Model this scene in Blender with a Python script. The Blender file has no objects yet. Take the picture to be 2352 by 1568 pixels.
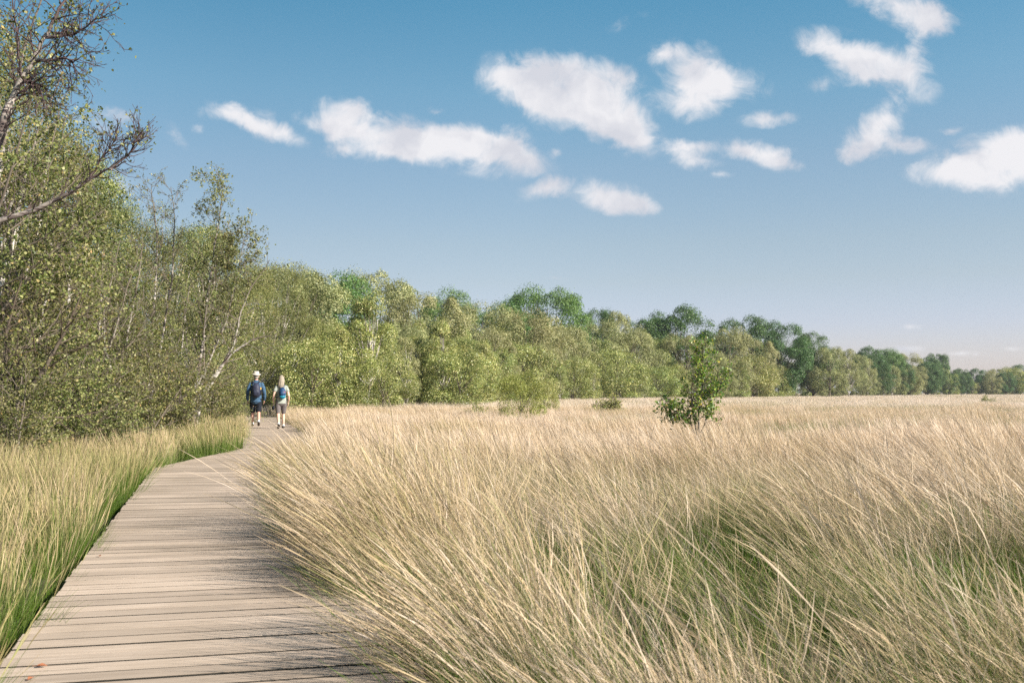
import bpy, bmesh, math, random
import numpy as np
from mathutils import Vector, Matrix, noise as mnoise
R = math.radians
scene = bpy.context.scene
COL = scene.collection

# ------------------------------------------------------------------ camera and pixel helpers
CAMZ = 1.15                      # eye height above the deck (deck top is z = 0)
GZ = -0.18                       # ground level
F = 2287.0                       # focal length in pixels of a 2352 x 1568 picture
CX, CY, HOR = 1176.0, 784.0, 900.0
PITCH = math.atan((HOR - CY) / F)
CP, SP = math.cos(PITCH), math.sin(PITCH)

def ray(px, py):
    x, y, z = (px - CX) / F, 1.0, -(py - CY) / F
    return (x, y * CP - z * SP, y * SP + z * CP)

def at(px, py, Y):
    r = ray(px, py); k = Y / r[1]
    return Vector((r[0] * k, Y, CAMZ + r[2] * k))

def on_plane(px, py, z=0.0):
    r = ray(px, py); k = (z - CAMZ) / r[2]
    return Vector((r[0] * k, r[1] * k, z))

def X_at(px, Y):
    return ray(px, HOR)[0] / ray(px, HOR)[1] * Y

cam_d = bpy.data.cameras.new('camera')
cam = bpy.data.objects.new('camera', cam_d); COL.objects.link(cam)
cam.location = (0, 0, CAMZ); cam.rotation_euler = (math.pi / 2 + PITCH, 0, 0)
cam_d.sensor_width = 36; cam_d.lens = 36 * F / 2352
cam_d.clip_start = 0.05; cam_d.clip_end = 9000
cam_d.dof.use_dof = True; cam_d.dof.focus_distance = 13.0; cam_d.dof.aperture_fstop = 5.6
scene.camera = cam

# ------------------------------------------------------------------ tagging helpers
def tag(o, label=None, cat=None, group=None, kind=None):
    if label: o['label'] = label
    if cat: o['category'] = cat
    if group: o['group'] = group
    if kind: o['kind'] = kind
    return o

def link(name, me, mats=(), parent=None):
    o = bpy.data.objects.new(name, me)
    if me is not None:
        if list(me.materials) != list(mats) and mats:
            me.materials.clear()
            for m in mats: me.materials.append(m)
    COL.objects.link(o)
    if parent is not None: o.parent = parent
    return o

def empty(name, loc, rz=0.0, sc=1.0):
    o = bpy.data.objects.new(name, None); COL.objects.link(o)
    o.location = loc; o.rotation_euler = (0, 0, rz); o.scale = (sc, sc, sc) if not hasattr(sc, '__len__') else sc
    o.empty_display_size = 0.2
    return o

def np_mesh(name, V, faces_flat, nper, smooth=True, attrs=()):
    me = bpy.data.meshes.new(name)
    V = np.asarray(V, dtype=np.float32).reshape(-1, 3)
    Fi = np.asarray(faces_flat, dtype=np.int32).ravel()
    nf = len(Fi) // nper
    me.vertices.add(len(V)); me.vertices.foreach_set('co', V.ravel())
    me.loops.add(len(Fi)); me.loops.foreach_set('vertex_index', Fi)
    me.polygons.add(nf)
    me.polygons.foreach_set('loop_start', np.arange(nf, dtype=np.int32) * nper)
    me.polygons.foreach_set('loop_total', np.full(nf, nper, dtype=np.int32))
    if smooth: me.polygons.foreach_set('use_smooth', np.ones(nf, dtype=bool))
    for an, arr in attrs:
        a = me.attributes.new(an, 'FLOAT', 'POINT')
        a.data.foreach_set('value', np.asarray(arr, dtype=np.float32).ravel())
    me.update(calc_edges=True)
    return me

# ------------------------------------------------------------------ materials
def new_mat(name):
    m = bpy.data.materials.new(name); m.use_nodes = True
    nt = m.node_tree; nt.nodes.clear()
    return m, nt

def N(nt, typ, **kw):
    n = nt.nodes.new(typ)
    for k, v in kw.items():
        if k.startswith('i_'):
            n.inputs[k[2:].replace('_', ' ')].default_value = v
        else:
            setattr(n, k, v)
    return n

def L(nt, a, b): nt.links.new(a, b)

def ramp(nt, stops, fac=None, interp='LINEAR'):
    n = N(nt, 'ShaderNodeValToRGB'); cr = n.color_ramp; cr.interpolation = interp
    while len(cr.elements) < len(stops): cr.elements.new(0.5)
    for e, (p, c) in zip(cr.elements, stops):
        e.position = p; e.color = (*c, 1) if len(c) == 3 else c
    if fac is not None: L(nt, fac, n.inputs[0])
    return n

def mixc(nt, fac, a, b, blend='MIX'):
    n = N(nt, 'ShaderNodeMix', data_type='RGBA', blend_type=blend)
    for s, v in ((n.inputs[0], fac), (n.inputs[6], a), (n.inputs[7], b)):
        if hasattr(v, 'is_linked'): L(nt, v, s)
        elif isinstance(v, (int, float)): s.default_value = v
        else: s.default_value = (*v, 1)
    return n.outputs[2]

def math_n(nt, op, a, b=None, c=None, clamp=False):
    n = N(nt, 'ShaderNodeMath', operation=op); n.use_clamp = clamp
    for i, v in enumerate((a, b, c)):
        if v is None: continue
        if hasattr(v, 'is_linked'): L(nt, v, n.inputs[i])
        else: n.inputs[i].default_value = v
    return n.outputs[0]

def simple_mat(name, col, rough=0.8, spec=0.3, nscale=30, namt=0.25, bump=0.0, coord='Object'):
    m, nt = new_mat(name)
    tc = N(nt, 'ShaderNodeTexCoord')
    no = N(nt, 'ShaderNodeTexNoise'); no.inputs['Scale'].default_value = nscale; no.inputs['Detail'].default_value = 5
    L(nt, tc.outputs[coord], no.inputs['Vector'])
    d = tuple(c * (1 - namt) for c in col); b = tuple(min(1, c * (1 + namt)) for c in col)
    r = ramp(nt, [(0.3, d), (0.7, b)], no.outputs['Fac'])
    p = N(nt, 'ShaderNodeBsdfPrincipled'); p.inputs['Roughness'].default_value = rough
    p.inputs['Specular IOR Level'].default_value = spec
    L(nt, r.outputs[0], p.inputs['Base Color'])
    if bump:
        bp = N(nt, 'ShaderNodeBump'); bp.inputs['Strength'].default_value = bump; bp.inputs['Distance'].default_value = 0.02
        L(nt, no.outputs['Fac'], bp.inputs['Height']); L(nt, bp.outputs[0], p.inputs['Normal'])
    o = N(nt, 'ShaderNodeOutputMaterial'); L(nt, p.outputs[0], o.inputs[0])
    return m

def leaf_mat(name, stops, trans=0.3, rough=0.5, spec=0.35, huevar=0.02, valvar=0.3, tcol=(0.95, 1.0, 0.45)):
    m, nt = new_mat(name)
    g = N(nt, 'ShaderNodeNewGeometry')
    r = ramp(nt, stops, g.outputs['Random Per Island'])
    oi = N(nt, 'ShaderNodeObjectInfo')
    hs = N(nt, 'ShaderNodeHueSaturation')
    mr = N(nt, 'ShaderNodeMapRange'); L(nt, oi.outputs['Random'], mr.inputs[0])
    mr.inputs[3].default_value = 0.5 - huevar; mr.inputs[4].default_value = 0.5 + huevar
    L(nt, mr.outputs[0], hs.inputs['Hue'])
    no = N(nt, 'ShaderNodeTexNoise'); no.inputs['Scale'].default_value = 0.6; no.inputs['Detail'].default_value = 2
    L(nt, g.outputs['Position'], no.inputs['Vector'])
    mv = N(nt, 'ShaderNodeMapRange'); L(nt, no.outputs['Fac'], mv.inputs[0])
    mv.inputs[1].default_value = 0.3; mv.inputs[2].default_value = 0.7
    mv.inputs[3].default_value = 1 - valvar; mv.inputs[4].default_value = 1 + valvar
    L(nt, mv.outputs[0], hs.inputs['Value']); L(nt, r.outputs[0], hs.inputs['Color'])
    p = N(nt, 'ShaderNodeBsdfPrincipled'); p.inputs['Roughness'].default_value = rough
    p.inputs['Specular IOR Level'].default_value = spec
    L(nt, hs.outputs[0], p.inputs['Base Color'])
    t = N(nt, 'ShaderNodeBsdfTranslucent')
    tc = mixc(nt, 1.0, hs.outputs[0], tuple(1.6 * c for c in tcol), 'MULTIPLY')
    L(nt, tc, t.inputs['Color'])
    mx = N(nt, 'ShaderNodeMixShader'); mx.inputs[0].default_value = trans
    L(nt, p.outputs[0], mx.inputs[1]); L(nt, t.outputs[0], mx.inputs[2])
    o = N(nt, 'ShaderNodeOutputMaterial'); L(nt, mx.outputs[0], o.inputs[0])
    return m

M = {}
M['leaf_birch'] = leaf_mat('birch_leaf', [(0, (0.06, 0.085, 0.024)), (0.4, (0.155, 0.172, 0.052)), (0.8, (0.26, 0.255, 0.095)), (0.97, (0.35, 0.32, 0.155)), (1, (0.38, 0.25, 0.10))], trans=0.24, rough=0.5, spec=0.3, valvar=.4)
M['leaf_bush'] = leaf_mat('young_birch_leaf', [(0, (0.098, 0.139, 0.035)), (0.5, (0.235, 0.27, 0.077)), (0.85, (0.442, 0.444, 0.167)), (1, (0.69, 0.595, 0.277))], trans=0.2, rough=0.42, spec=0.5)
M['leaf_willow'] = leaf_mat('willow_leaf', [(0, (0.146, 0.166, 0.067)), (0.5, (0.278, 0.286, 0.127)), (1, (0.477, 0.44, 0.239))], trans=0.2, rough=0.5, valvar=0.25)
M['leaf_oak'] = leaf_mat('oak_leaf', [(0, (0.06, 0.125, 0.03)), (0.6, (0.13, 0.225, 0.06)), (1, (0.24, 0.33, 0.12))], trans=0.22, rough=0.45, valvar=0.2, huevar=0.012)
M['leaf_darkoak'] = leaf_mat('dark_oak_leaf', [(0, (0.035, 0.08, 0.02)), (0.6, (0.075, 0.145, 0.04)), (1, (0.15, 0.22, 0.08))], trans=0.2, rough=0.45, valvar=0.2, huevar=0.012)
M['leaf_yellow'] = leaf_mat('yellow_green_leaf', [(0, (0.12, 0.15, 0.03)), (0.5, (0.28, 0.30, 0.07)), (1, (0.50, 0.46, 0.16))], trans=0.25, rough=0.45)
M['leaf_sap'] = leaf_mat('sapling_leaf', [(0, (0.05, 0.117, 0.019)), (0.6, (0.117, 0.214, 0.032)), (0.96, (0.312, 0.332, 0.058)), (1, (0.63, 0.45, 0.098))], trans=0.25, rough=0.4, spec=0.5)

def bark_mat(name, white, dark, twig):
    m, nt = new_mat(name)
    tc = N(nt, 'ShaderNodeTexCoord')
    mp = N(nt, 'ShaderNodeMapping'); mp.inputs['Scale'].default_value = (3, 3, 22)
    L(nt, tc.outputs['Object'], mp.inputs['Vector'])
    no = N(nt, 'ShaderNodeTexNoise'); no.inputs['Scale'].default_value = 1.6; no.inputs['Detail'].default_value = 4
    L(nt, mp.outputs[0], no.inputs['Vector'])
    r1 = ramp(nt, [(0.40, (0, 0, 0)), (0.47, (1, 1, 1))], no.outputs['Fac'])
    n2 = N(nt, 'ShaderNodeTexNoise'); n2.inputs['Scale'].default_value = 2.2; n2.inputs['Detail'].default_value = 4
    L(nt, tc.outputs['Object'], n2.inputs['Vector'])
    r2 = ramp(nt, [(0.40, (0, 0, 0)), (0.52, (1, 1, 1))], n2.outputs['Fac'])
    mk = mixc(nt, 1.0, r1.outputs[0], r2.outputs[0], 'MULTIPLY')
    c = mixc(nt, mk, dark, white)
    a = N(nt, 'ShaderNodeAttribute', attribute_name='rad')
    mr = N(nt, 'ShaderNodeMapRange'); L(nt, a.outputs['Fac'], mr.inputs[0])
    mr.inputs[1].default_value = 0.012; mr.inputs[2].default_value = 0.032
    c2 = mixc(nt, mr.outputs[0], twig, c)
    p = N(nt, 'ShaderNodeBsdfPrincipled'); p.inputs['Roughness'].default_value = 0.75
    p.inputs['Specular IOR Level'].default_value = 0.25
    L(nt, c2, p.inputs['Base Color'])
    bp = N(nt, 'ShaderNodeBump'); bp.inputs['Strength'].default_value = 0.4; bp.inputs['Distance'].default_value = 0.01
    L(nt, no.outputs['Fac'], bp.inputs['Height']); L(nt, bp.outputs[0], p.inputs['Normal'])
    o = N(nt, 'ShaderNodeOutputMaterial'); L(nt, p.outputs[0], o.inputs[0])
    return m
M['bark_birch'] = bark_mat('birch_bark', (0.62, 0.57, 0.52), (0.13, 0.10, 0.085), (0.165, 0.135, 0.105))
M['bark_grey'] = bark_mat('grey_birch_bark', (0.40, 0.35, 0.31), (0.10, 0.075, 0.07), (0.085, 0.055, 0.055))
M['bark_dark'] = bark_mat('dark_bark', (0.16, 0.13, 0.10), (0.07, 0.055, 0.045), (0.10, 0.075, 0.055))

# grass: attribute tint 0 = green blade, 1 = dry straw
def grass_mat(name, green_shift=0.0):
    m, nt = new_mat(name)
    g = N(nt, 'ShaderNodeNewGeometry')
    ti = N(nt, 'ShaderNodeAttribute', attribute_name='tint')
    rn = N(nt, 'ShaderNodeAttribute', attribute_name='rnd')
    hd = N(nt, 'ShaderNodeAttribute', attribute_name='head')
    n1 = N(nt, 'ShaderNodeTexNoise'); n1.inputs['Scale'].default_value = 0.42; n1.inputs['Detail'].default_value = 3
    L(nt, g.outputs['Position'], n1.inputs['Vector'])
    n2 = N(nt, 'ShaderNodeTexNoise'); n2.inputs['Scale'].default_value = 0.055; n2.inputs['Detail'].default_value = 4
    L(nt, g.outputs['Position'], n2.inputs['Vector'])
    t = math_n(nt, 'MULTIPLY_ADD', n1.outputs['Fac'], 1.3, -0.66 - green_shift)
    t = math_n(nt, 'ADD', t, ti.outputs['Fac'])
    t2 = math_n(nt, 'MULTIPLY_ADD', n2.outputs['Fac'], 1.3, -0.63)
    t = math_n(nt, 'ADD', t, t2, clamp=True)
    r = ramp(nt, [(0.0, (0.085, 0.15, 0.014)), (0.22, (0.165, 0.225, 0.045)), (0.45, (0.30, 0.30, 0.12)), (0.62, (0.56, 0.44, 0.28)), (0.84, (0.71, 0.57, 0.43)), (1.0, (0.80, 0.67, 0.56))], t)
    hc = mixc(nt, hd.outputs['Fac'], r.outputs[0], (0.55, 0.39, 0.22))
    hs = N(nt, 'ShaderNodeHueSaturation'); L(nt, hc, hs.inputs['Color'])
    mr = N(nt, 'ShaderNodeMapRange'); L(nt, rn.outputs['Fac'], mr.inputs[0])
    mr.inputs[3].default_value = 0.68; mr.inputs[4].default_value = 1.22
    L(nt, mr.outputs[0], hs.inputs['Value'])
    d = N(nt, 'ShaderNodeBsdfPrincipled'); d.inputs['Roughness'].default_value = 0.55; d.inputs['Specular IOR Level'].default_value = 0.3
    L(nt, hs.outputs[0], d.inputs['Base Color'])
    tr = N(nt, 'ShaderNodeBsdfTranslucent'); L(nt, hs.outputs[0], tr.inputs['Color'])
    mx = N(nt, 'ShaderNodeMixShader'); mx.inputs[0].default_value = 0.3
    L(nt, d.outputs[0], mx.inputs[1]); L(nt, tr.outputs[0], mx.inputs[2])
    o = N(nt, 'ShaderNodeOutputMaterial'); L(nt, mx.outputs[0], o.inputs[0])
    return m
M['grass'] = grass_mat('moor_grass')
M['verge'] = grass_mat('verge_grass', 0.36)

# ------------------------------------------------------------------ light
SUN_AZ = R(-30)        # from +X towards -Y: the sun stands to the right and a little behind the camera
SUN_EL = R(31)
sd = Vector((math.cos(SUN_AZ) * math.cos(SUN_EL), math.sin(SUN_AZ) * math.cos(SUN_EL), math.sin(SUN_EL)))
sl = bpy.data.lights.new('sun', 'SUN'); sl.energy = 5.0; sl.angle = R(0.5); sl.color = (1.0, 0.93, 0.82)
so = bpy.data.objects.new('sun', sl); COL.objects.link(so)
so.rotation_euler = sd.to_track_quat('Z', 'Y').to_euler(); so.location = (20, -20, 30)

# ------------------------------------------------------------------ sky and clouds (world directions)
CLOUDS = [  # centre x, centre y, half width, half height, tilt (deg, + falls to the right), strength
 (535,268,62,22,12,1),(600,285,60,28,22,1),(655,308,45,22,20,.85),
 (800,250,62,20,10,.9),(765,288,70,24,18,.95),(860,318,110,42,15,1),(960,318,115,42,12,1),(1060,342,120,44,12,1.1),(1110,312,85,30,5,1),(1165,352,85,26,16,1.05),(785,344,38,16,0,.8),(880,350,70,20,0,.6),
 (1270,185,125,55,4,1.2),(1340,225,132,74,16,1.3),(1425,288,88,46,26,1.2),(1190,180,70,20,0,.8),(1450,318,50,20,20,.8),(1260,235,70,30,10,1.1),
 (1590,150,75,45,20,1.15),(1660,185,90,38,8,1.15),(1600,230,74,38,0,1.1),(1530,125,50,16,-20,.6),
 (1925,110,80,36,15,1.1),(2020,135,95,34,8,1.05),(2070,178,75,36,20,1.15),(1975,165,60,30,0,.85),(1880,195,35,16,0,.5),
 (2060,8,115,38,20,1.1),(2125,50,55,36,20,1.1),(2105,100,20,30,0,.5),
 (2295,372,135,56,-8,1.3),(2230,402,110,30,0,1.2),(2370,345,110,48,-10,1.25),
 (2038,275,50,34,-30,1.0),(1985,315,58,30,-30,.9),(1978,355,50,22,0,1.0),(2055,332,60,18,0,1.0),
 (1585,338,42,18,0,1.0),(1600,372,52,16,10,.85),(1700,342,72,22,5,1.0),(1755,352,60,20,0,.8),(1795,380,36,16,10,1.0),
 (1248,428,50,20,-18,1.0),(1385,448,95,30,10,1.1),(1435,472,62,22,5,1.05),
 (1762,272,54,16,0,1.0),(2180,295,34,9,-5,.75),(1660,407,24,8,0,.7),(990,245,18,8,0,.65),(1440,58,45,18,-20,.42),(1275,350,18,10,0,.6),
 (215,285,60,18,5,.55),(280,262,45,14,12,.55),(390,305,40,16,35,.42),(250,425,55,22,5,.6),(460,296,14,8,0,.5),
 (2090,748,30,6,0,.7),(2078,800,38,7,0,.85),(2205,812,40,7,0,.9),(2322,800,24,6,0,.75),(1265,637,40,6,0,.42)]
SKY_STR = 0.12
def build_world():
    w = bpy.data.worlds.new('World'); scene.world = w; w.use_nodes = True
    nt = w.node_tree; nt.nodes.clear()
    out = N(nt, 'ShaderNodeOutputWorld')
    sky = N(nt, 'ShaderNodeTexSky', sky_type='NISHITA'); sky.sun_disc = False
    sky.sun_elevation = SUN_EL
    sky.sun_rotation = math.pi / 2 - SUN_AZ       # clockwise from +Y
    sky.altitude = 0; sky.air_density = 1.0; sky.dust_density = 0.6; sky.ozone_density = 2.2
    tc = N(nt, 'ShaderNodeTexCoord')
    sp = N(nt, 'ShaderNodeSeparateXYZ'); L(nt, tc.outputs['Generated'], sp.inputs[0])
    # grade of the whole sky
    hs = N(nt, 'ShaderNodeHueSaturation'); L(nt, sky.outputs[0], hs.inputs['Color'])
    hs.inputs['Saturation'].default_value = SKY_SAT; hs.inputs['Value'].default_value = SKY_VAL
    er = ramp(nt, SKY_RAMP, sp.outputs[2]); grade = mixc(nt, 1.0, hs.outputs[0], er.outputs[0], 'MULTIPLY')
    hx = ramp(nt, [(.05, (.84, .84, .84)), (.25, (.88, .88, .885)), (.5, (1, 1, 1)), (.8, (1.0, 1.0, 1.0))], math_n(nt, 'MULTIPLY_ADD', sp.outputs[0], 1.0, .5, clamp=True))
    grade = mixc(nt, 1.0, grade, hx.outputs[0], 'MULTIPLY')
    hr = N(nt, 'ShaderNodeMapRange'); L(nt, sp.outputs[0], hr.inputs[0]); hr.inputs[1].default_value = 0; hr.inputs[2].default_value = .4; hr.inputs[3].default_value = 1.0; hr.inputs[4].default_value = 1.07
    gs = N(nt, 'ShaderNodeVectorMath', operation='SCALE'); L(nt, grade, gs.inputs[0]); L(nt, hr.outputs[0], gs.inputs['Scale']); grade = gs.outputs[0]
    b1 = N(nt, 'ShaderNodeBackground'); L(nt, grade, b1.inputs[0]); b1.inputs[1].default_value = SKY_STR
    ymax = math_n(nt, 'MAXIMUM', sp.outputs[1], 0.05)
    u = math_n(nt, 'DIVIDE', sp.outputs[0], ymax); v = math_n(nt, 'DIVIDE', sp.outputs[2], ymax)
    cb = N(nt, 'ShaderNodeCombineXYZ'); L(nt, u, cb.inputs[0]); L(nt, v, cb.inputs[1])
    # warp
    wn = N(nt, 'ShaderNodeTexNoise', noise_dimensions='2D'); wn.inputs['Scale'].default_value = 15; wn.inputs['Detail'].default_value = 6
    wn.inputs['Roughness'].default_value = 0.6
    L(nt, cb.outputs[0], wn.inputs['Vector'])
    ws = N(nt, 'ShaderNodeVectorMath', operation='SUBTRACT'); L(nt, wn.outputs['Color'], ws.inputs[0]); ws.inputs[1].default_value = (.5, .5, .5)
    wm = N(nt, 'ShaderNodeVectorMath', operation='MULTIPLY'); L(nt, ws.outputs[0], wm.inputs[0]); wm.inputs[1].default_value = (.034, .024, 0)
    wsc = N(nt, 'ShaderNodeVectorMath', operation='SCALE'); L(nt, wm.outputs[0], wsc.inputs[0]); L(nt, math_n(nt, 'MULTIPLY', v, 4.0, clamp=True), wsc.inputs['Scale'])
    wa = N(nt, 'ShaderNodeVectorMath', operation='ADD'); L(nt, cb.outputs[0], wa.inputs[0]); L(nt, wsc.outputs[0], wa.inputs[1])
    tot = None
    for (cx, cy, rx, ry, an, st) in CLOUDS:
        r = ray(cx, cy); uu, vv = r[0] / r[1], r[2] / r[1]
        mp = N(nt, 'ShaderNodeMapping', vector_type='TEXTURE')
        mp.inputs['Location'].default_value = (uu, vv, 0)
        mp.inputs['Rotation'].default_value = (0, 0, -R(an))
        mp.inputs['Scale'].default_value = (rx / F * 1.6, ry / F * 1.6, 1)
        L(nt, wa.outputs[0], mp.inputs['Vector'])
        gr = N(nt, 'ShaderNodeTexGradient', gradient_type='SPHERICAL'); L(nt, mp.outputs[0], gr.inputs[0])
        if tot is None: tot = math_n(nt, 'MULTIPLY', gr.outputs[1], st)
        else: tot = math_n(nt, 'MULTIPLY_ADD', gr.outputs[1], st, tot)
    fb = N(nt, 'ShaderNodeTexNoise', noise_dimensions='2D'); fb.inputs['Scale'].default_value = 26; fb.inputs['Detail'].default_value = 8
    fb.inputs['Roughness'].default_value = 0.66; fb.inputs['Distortion'].default_value = 0.4
    L(nt, cb.outputs[0], fb.inputs['Vector'])
    tot = math_n(nt, 'MINIMUM', tot, 1.35)
    gate = math_n(nt, 'MINIMUM', math_n(nt, 'MULTIPLY', tot, 4.0), 1.0)
    dn = math_n(nt, 'MULTIPLY_ADD', fb.outputs['Fac'], 1.9, -0.97)
    dn = math_n(nt, 'MULTIPLY_ADD', dn, gate, tot)
    al = N(nt, 'ShaderNodeMapRange', interpolation_type='SMOOTHSTEP'); L(nt, dn, al.inputs[0])
    al.inputs[1].default_value = 0.02; al.inputs[2].default_value = 1.28; al.inputs[4].default_value = 0.97
    # body shading of the cloud: thicker parts a little greyer, by fine noise
    sh = N(nt, 'ShaderNodeTexNoise', noise_dimensions='2D'); sh.inputs['Scale'].default_value = 15; sh.inputs['Detail'].default_value = 5
    L(nt, wa.outputs[0], sh.inputs['Vector'])
    cr = ramp(nt, [(0.36, (0.66, 0.67, 0.73)), (0.56, (0.86, 0.85, 0.875))], sh.outputs['Fac'])
    cc = N(nt, 'ShaderNodeVectorMath', operation='SCALE'); L(nt, cr.outputs[0], cc.inputs[0]); cc.inputs['Scale'].default_value = CLOUD_L / SKY_STR
    mc = mixc(nt, al.outputs[0], grade, cc.outputs[0])
    b2 = N(nt, 'ShaderNodeBackground'); L(nt, mc, b2.inputs[0]); b2.inputs[1].default_value = SKY_STR
    front = math_n(nt, 'MULTIPLY', math_n(nt, 'GREATER_THAN', sp.outputs[1], 0.5), math_n(nt, 'GREATER_THAN', sp.outputs[2], 0.0))
    mx = N(nt, 'ShaderNodeMixShader'); L(nt, front, mx.inputs[0]); L(nt, b1.outputs[0], mx.inputs[1]); L(nt, b2.outputs[0], mx.inputs[2])
    L(nt, mx.outputs[0], out.inputs[0])
    w.cycles.sampling_method = 'MANUAL'; w.cycles.sample_map_resolution = 512
SKY_SAT, SKY_VAL, CLOUD_L = 1.0, 1.0, .54
SKY_RAMP = [(p, tuple(.73 * v for v in c)) for p, c in [(0, (.82, .72, .92)), (.065, (.82, .72, .85)), (.109, (.85, .735, .72)), (.147, (.87, .77, .71)), (.22, (.83, .83, .765)), (.29, (.70, .895, .825)), (.37, (.48, .87, .84)), (.55, (.36, .68, .68)), (.75, (.24, .46, .47)), (1, (.2, .38, .4))]]
build_world()

# ------------------------------------------------------------------ path geometry
LE = [on_plane(0, 1530), on_plane(350, 1077)]
d1 = (LE[1] - LE[0]).normalized()
HW = 0.84
n1 = Vector((d1.y, -d1.x, 0))
C1 = LE[1] + n1 * HW + d1 * 0.15
C0 = C1 - d1 * 19.0
C2 = Vector((C1.x - 0.05, 20.6, 0))
PM = (on_plane(587, 978) + on_plane(645, 982)) / 2
d3 = (PM - C2).normalized()
C3 = C2 + d3 * 30.0
C4 = C3 + Vector((-9.0, 4.0, 0))
PATH = [C0, C1, C2, C3, C4]

def path_dist(x, y):
    """unsigned distance to the centre line and sign of the side (+ right), arrays"""
    best = np.full(np.shape(x), 1e9); sgn = np.ones(np.shape(x))
    for a, b in zip(PATH[:-1], PATH[1:]):
        dx, dy = b.x - a.x, b.y - a.y; l2 = dx * dx + dy * dy
        t = np.clip(((x - a.x) * dx + (y - a.y) * dy) / l2, 0, 1)
        ex, ey = x - (a.x + t * dx), y - (a.y + t * dy)
        d = np.hypot(ex, ey); s = np.sign(ex * dy - ey * dx)
        m = d < best; best = np.where(m, d, best); sgn = np.where(m, s, sgn)
    return best, sgn

# ------------------------------------------------------------------ ground: one sheet to the horizon
def build_ground():
    s = np.sinh(np.linspace(-7.2, 7.2, 241)) / np.sinh(7.2)
    xs = s * 4200; ys = s * 4200 + 12
    gx, gy = np.meshgrid(xs, ys)
    z = np.full(gx.shape, GZ)
    V = np.stack([gx, gy, z], -1).reshape(-1, 3)
    for i in range(len(V)):
        if abs(V[i, 0]) < 80 and abs(V[i, 1]) < 120:
            V[i, 2] += 0.09 * mnoise.noise(Vector((V[i, 0] * .9, V[i, 1] * .9, 0.3)))
    n = len(s); i = np.arange(n - 1); a = (i[:, None] * n + i[None, :])
    Fq = np.stack([a, a + 1, a + 1 + n, a + n], -1)
    me = np_mesh('ground', V, Fq, 4)
    m, nt = new_mat('peaty_ground')
    g = N(nt, 'ShaderNodeNewGeometry')
    n1_ = N(nt, 'ShaderNodeTexNoise'); n1_.inputs['Scale'].default_value = 3; n1_.inputs['Detail'].default_value = 8
    L(nt, g.outputs['Position'], n1_.inputs['Vector'])
    c1 = ramp(nt, [(0.35, (0.022, 0.022, 0.012)), (0.55, (0.05, 0.04, 0.024)), (0.72, (0.13, 0.10, 0.06))], n1_.outputs['Fac'])
    p = N(nt, 'ShaderNodeBsdfPrincipled'); p.inputs['Roughness'].default_value = 0.95
    L(nt, c1.outputs[0], p.inputs['Base Color'])
    bp = N(nt, 'ShaderNodeBump'); bp.inputs['Strength'].default_value = 0.6; bp.inputs['Distance'].default_value = 0.05
    L(nt, n1_.outputs['Fac'], bp.inputs['Height']); L(nt, bp.outputs[0], p.inputs['Normal'])
    o = N(nt, 'ShaderNodeOutputMaterial'); L(nt, p.outputs[0], o.inputs[0])
    tag(link('ground', me, [m]), kind='structure')
build_ground()

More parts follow.
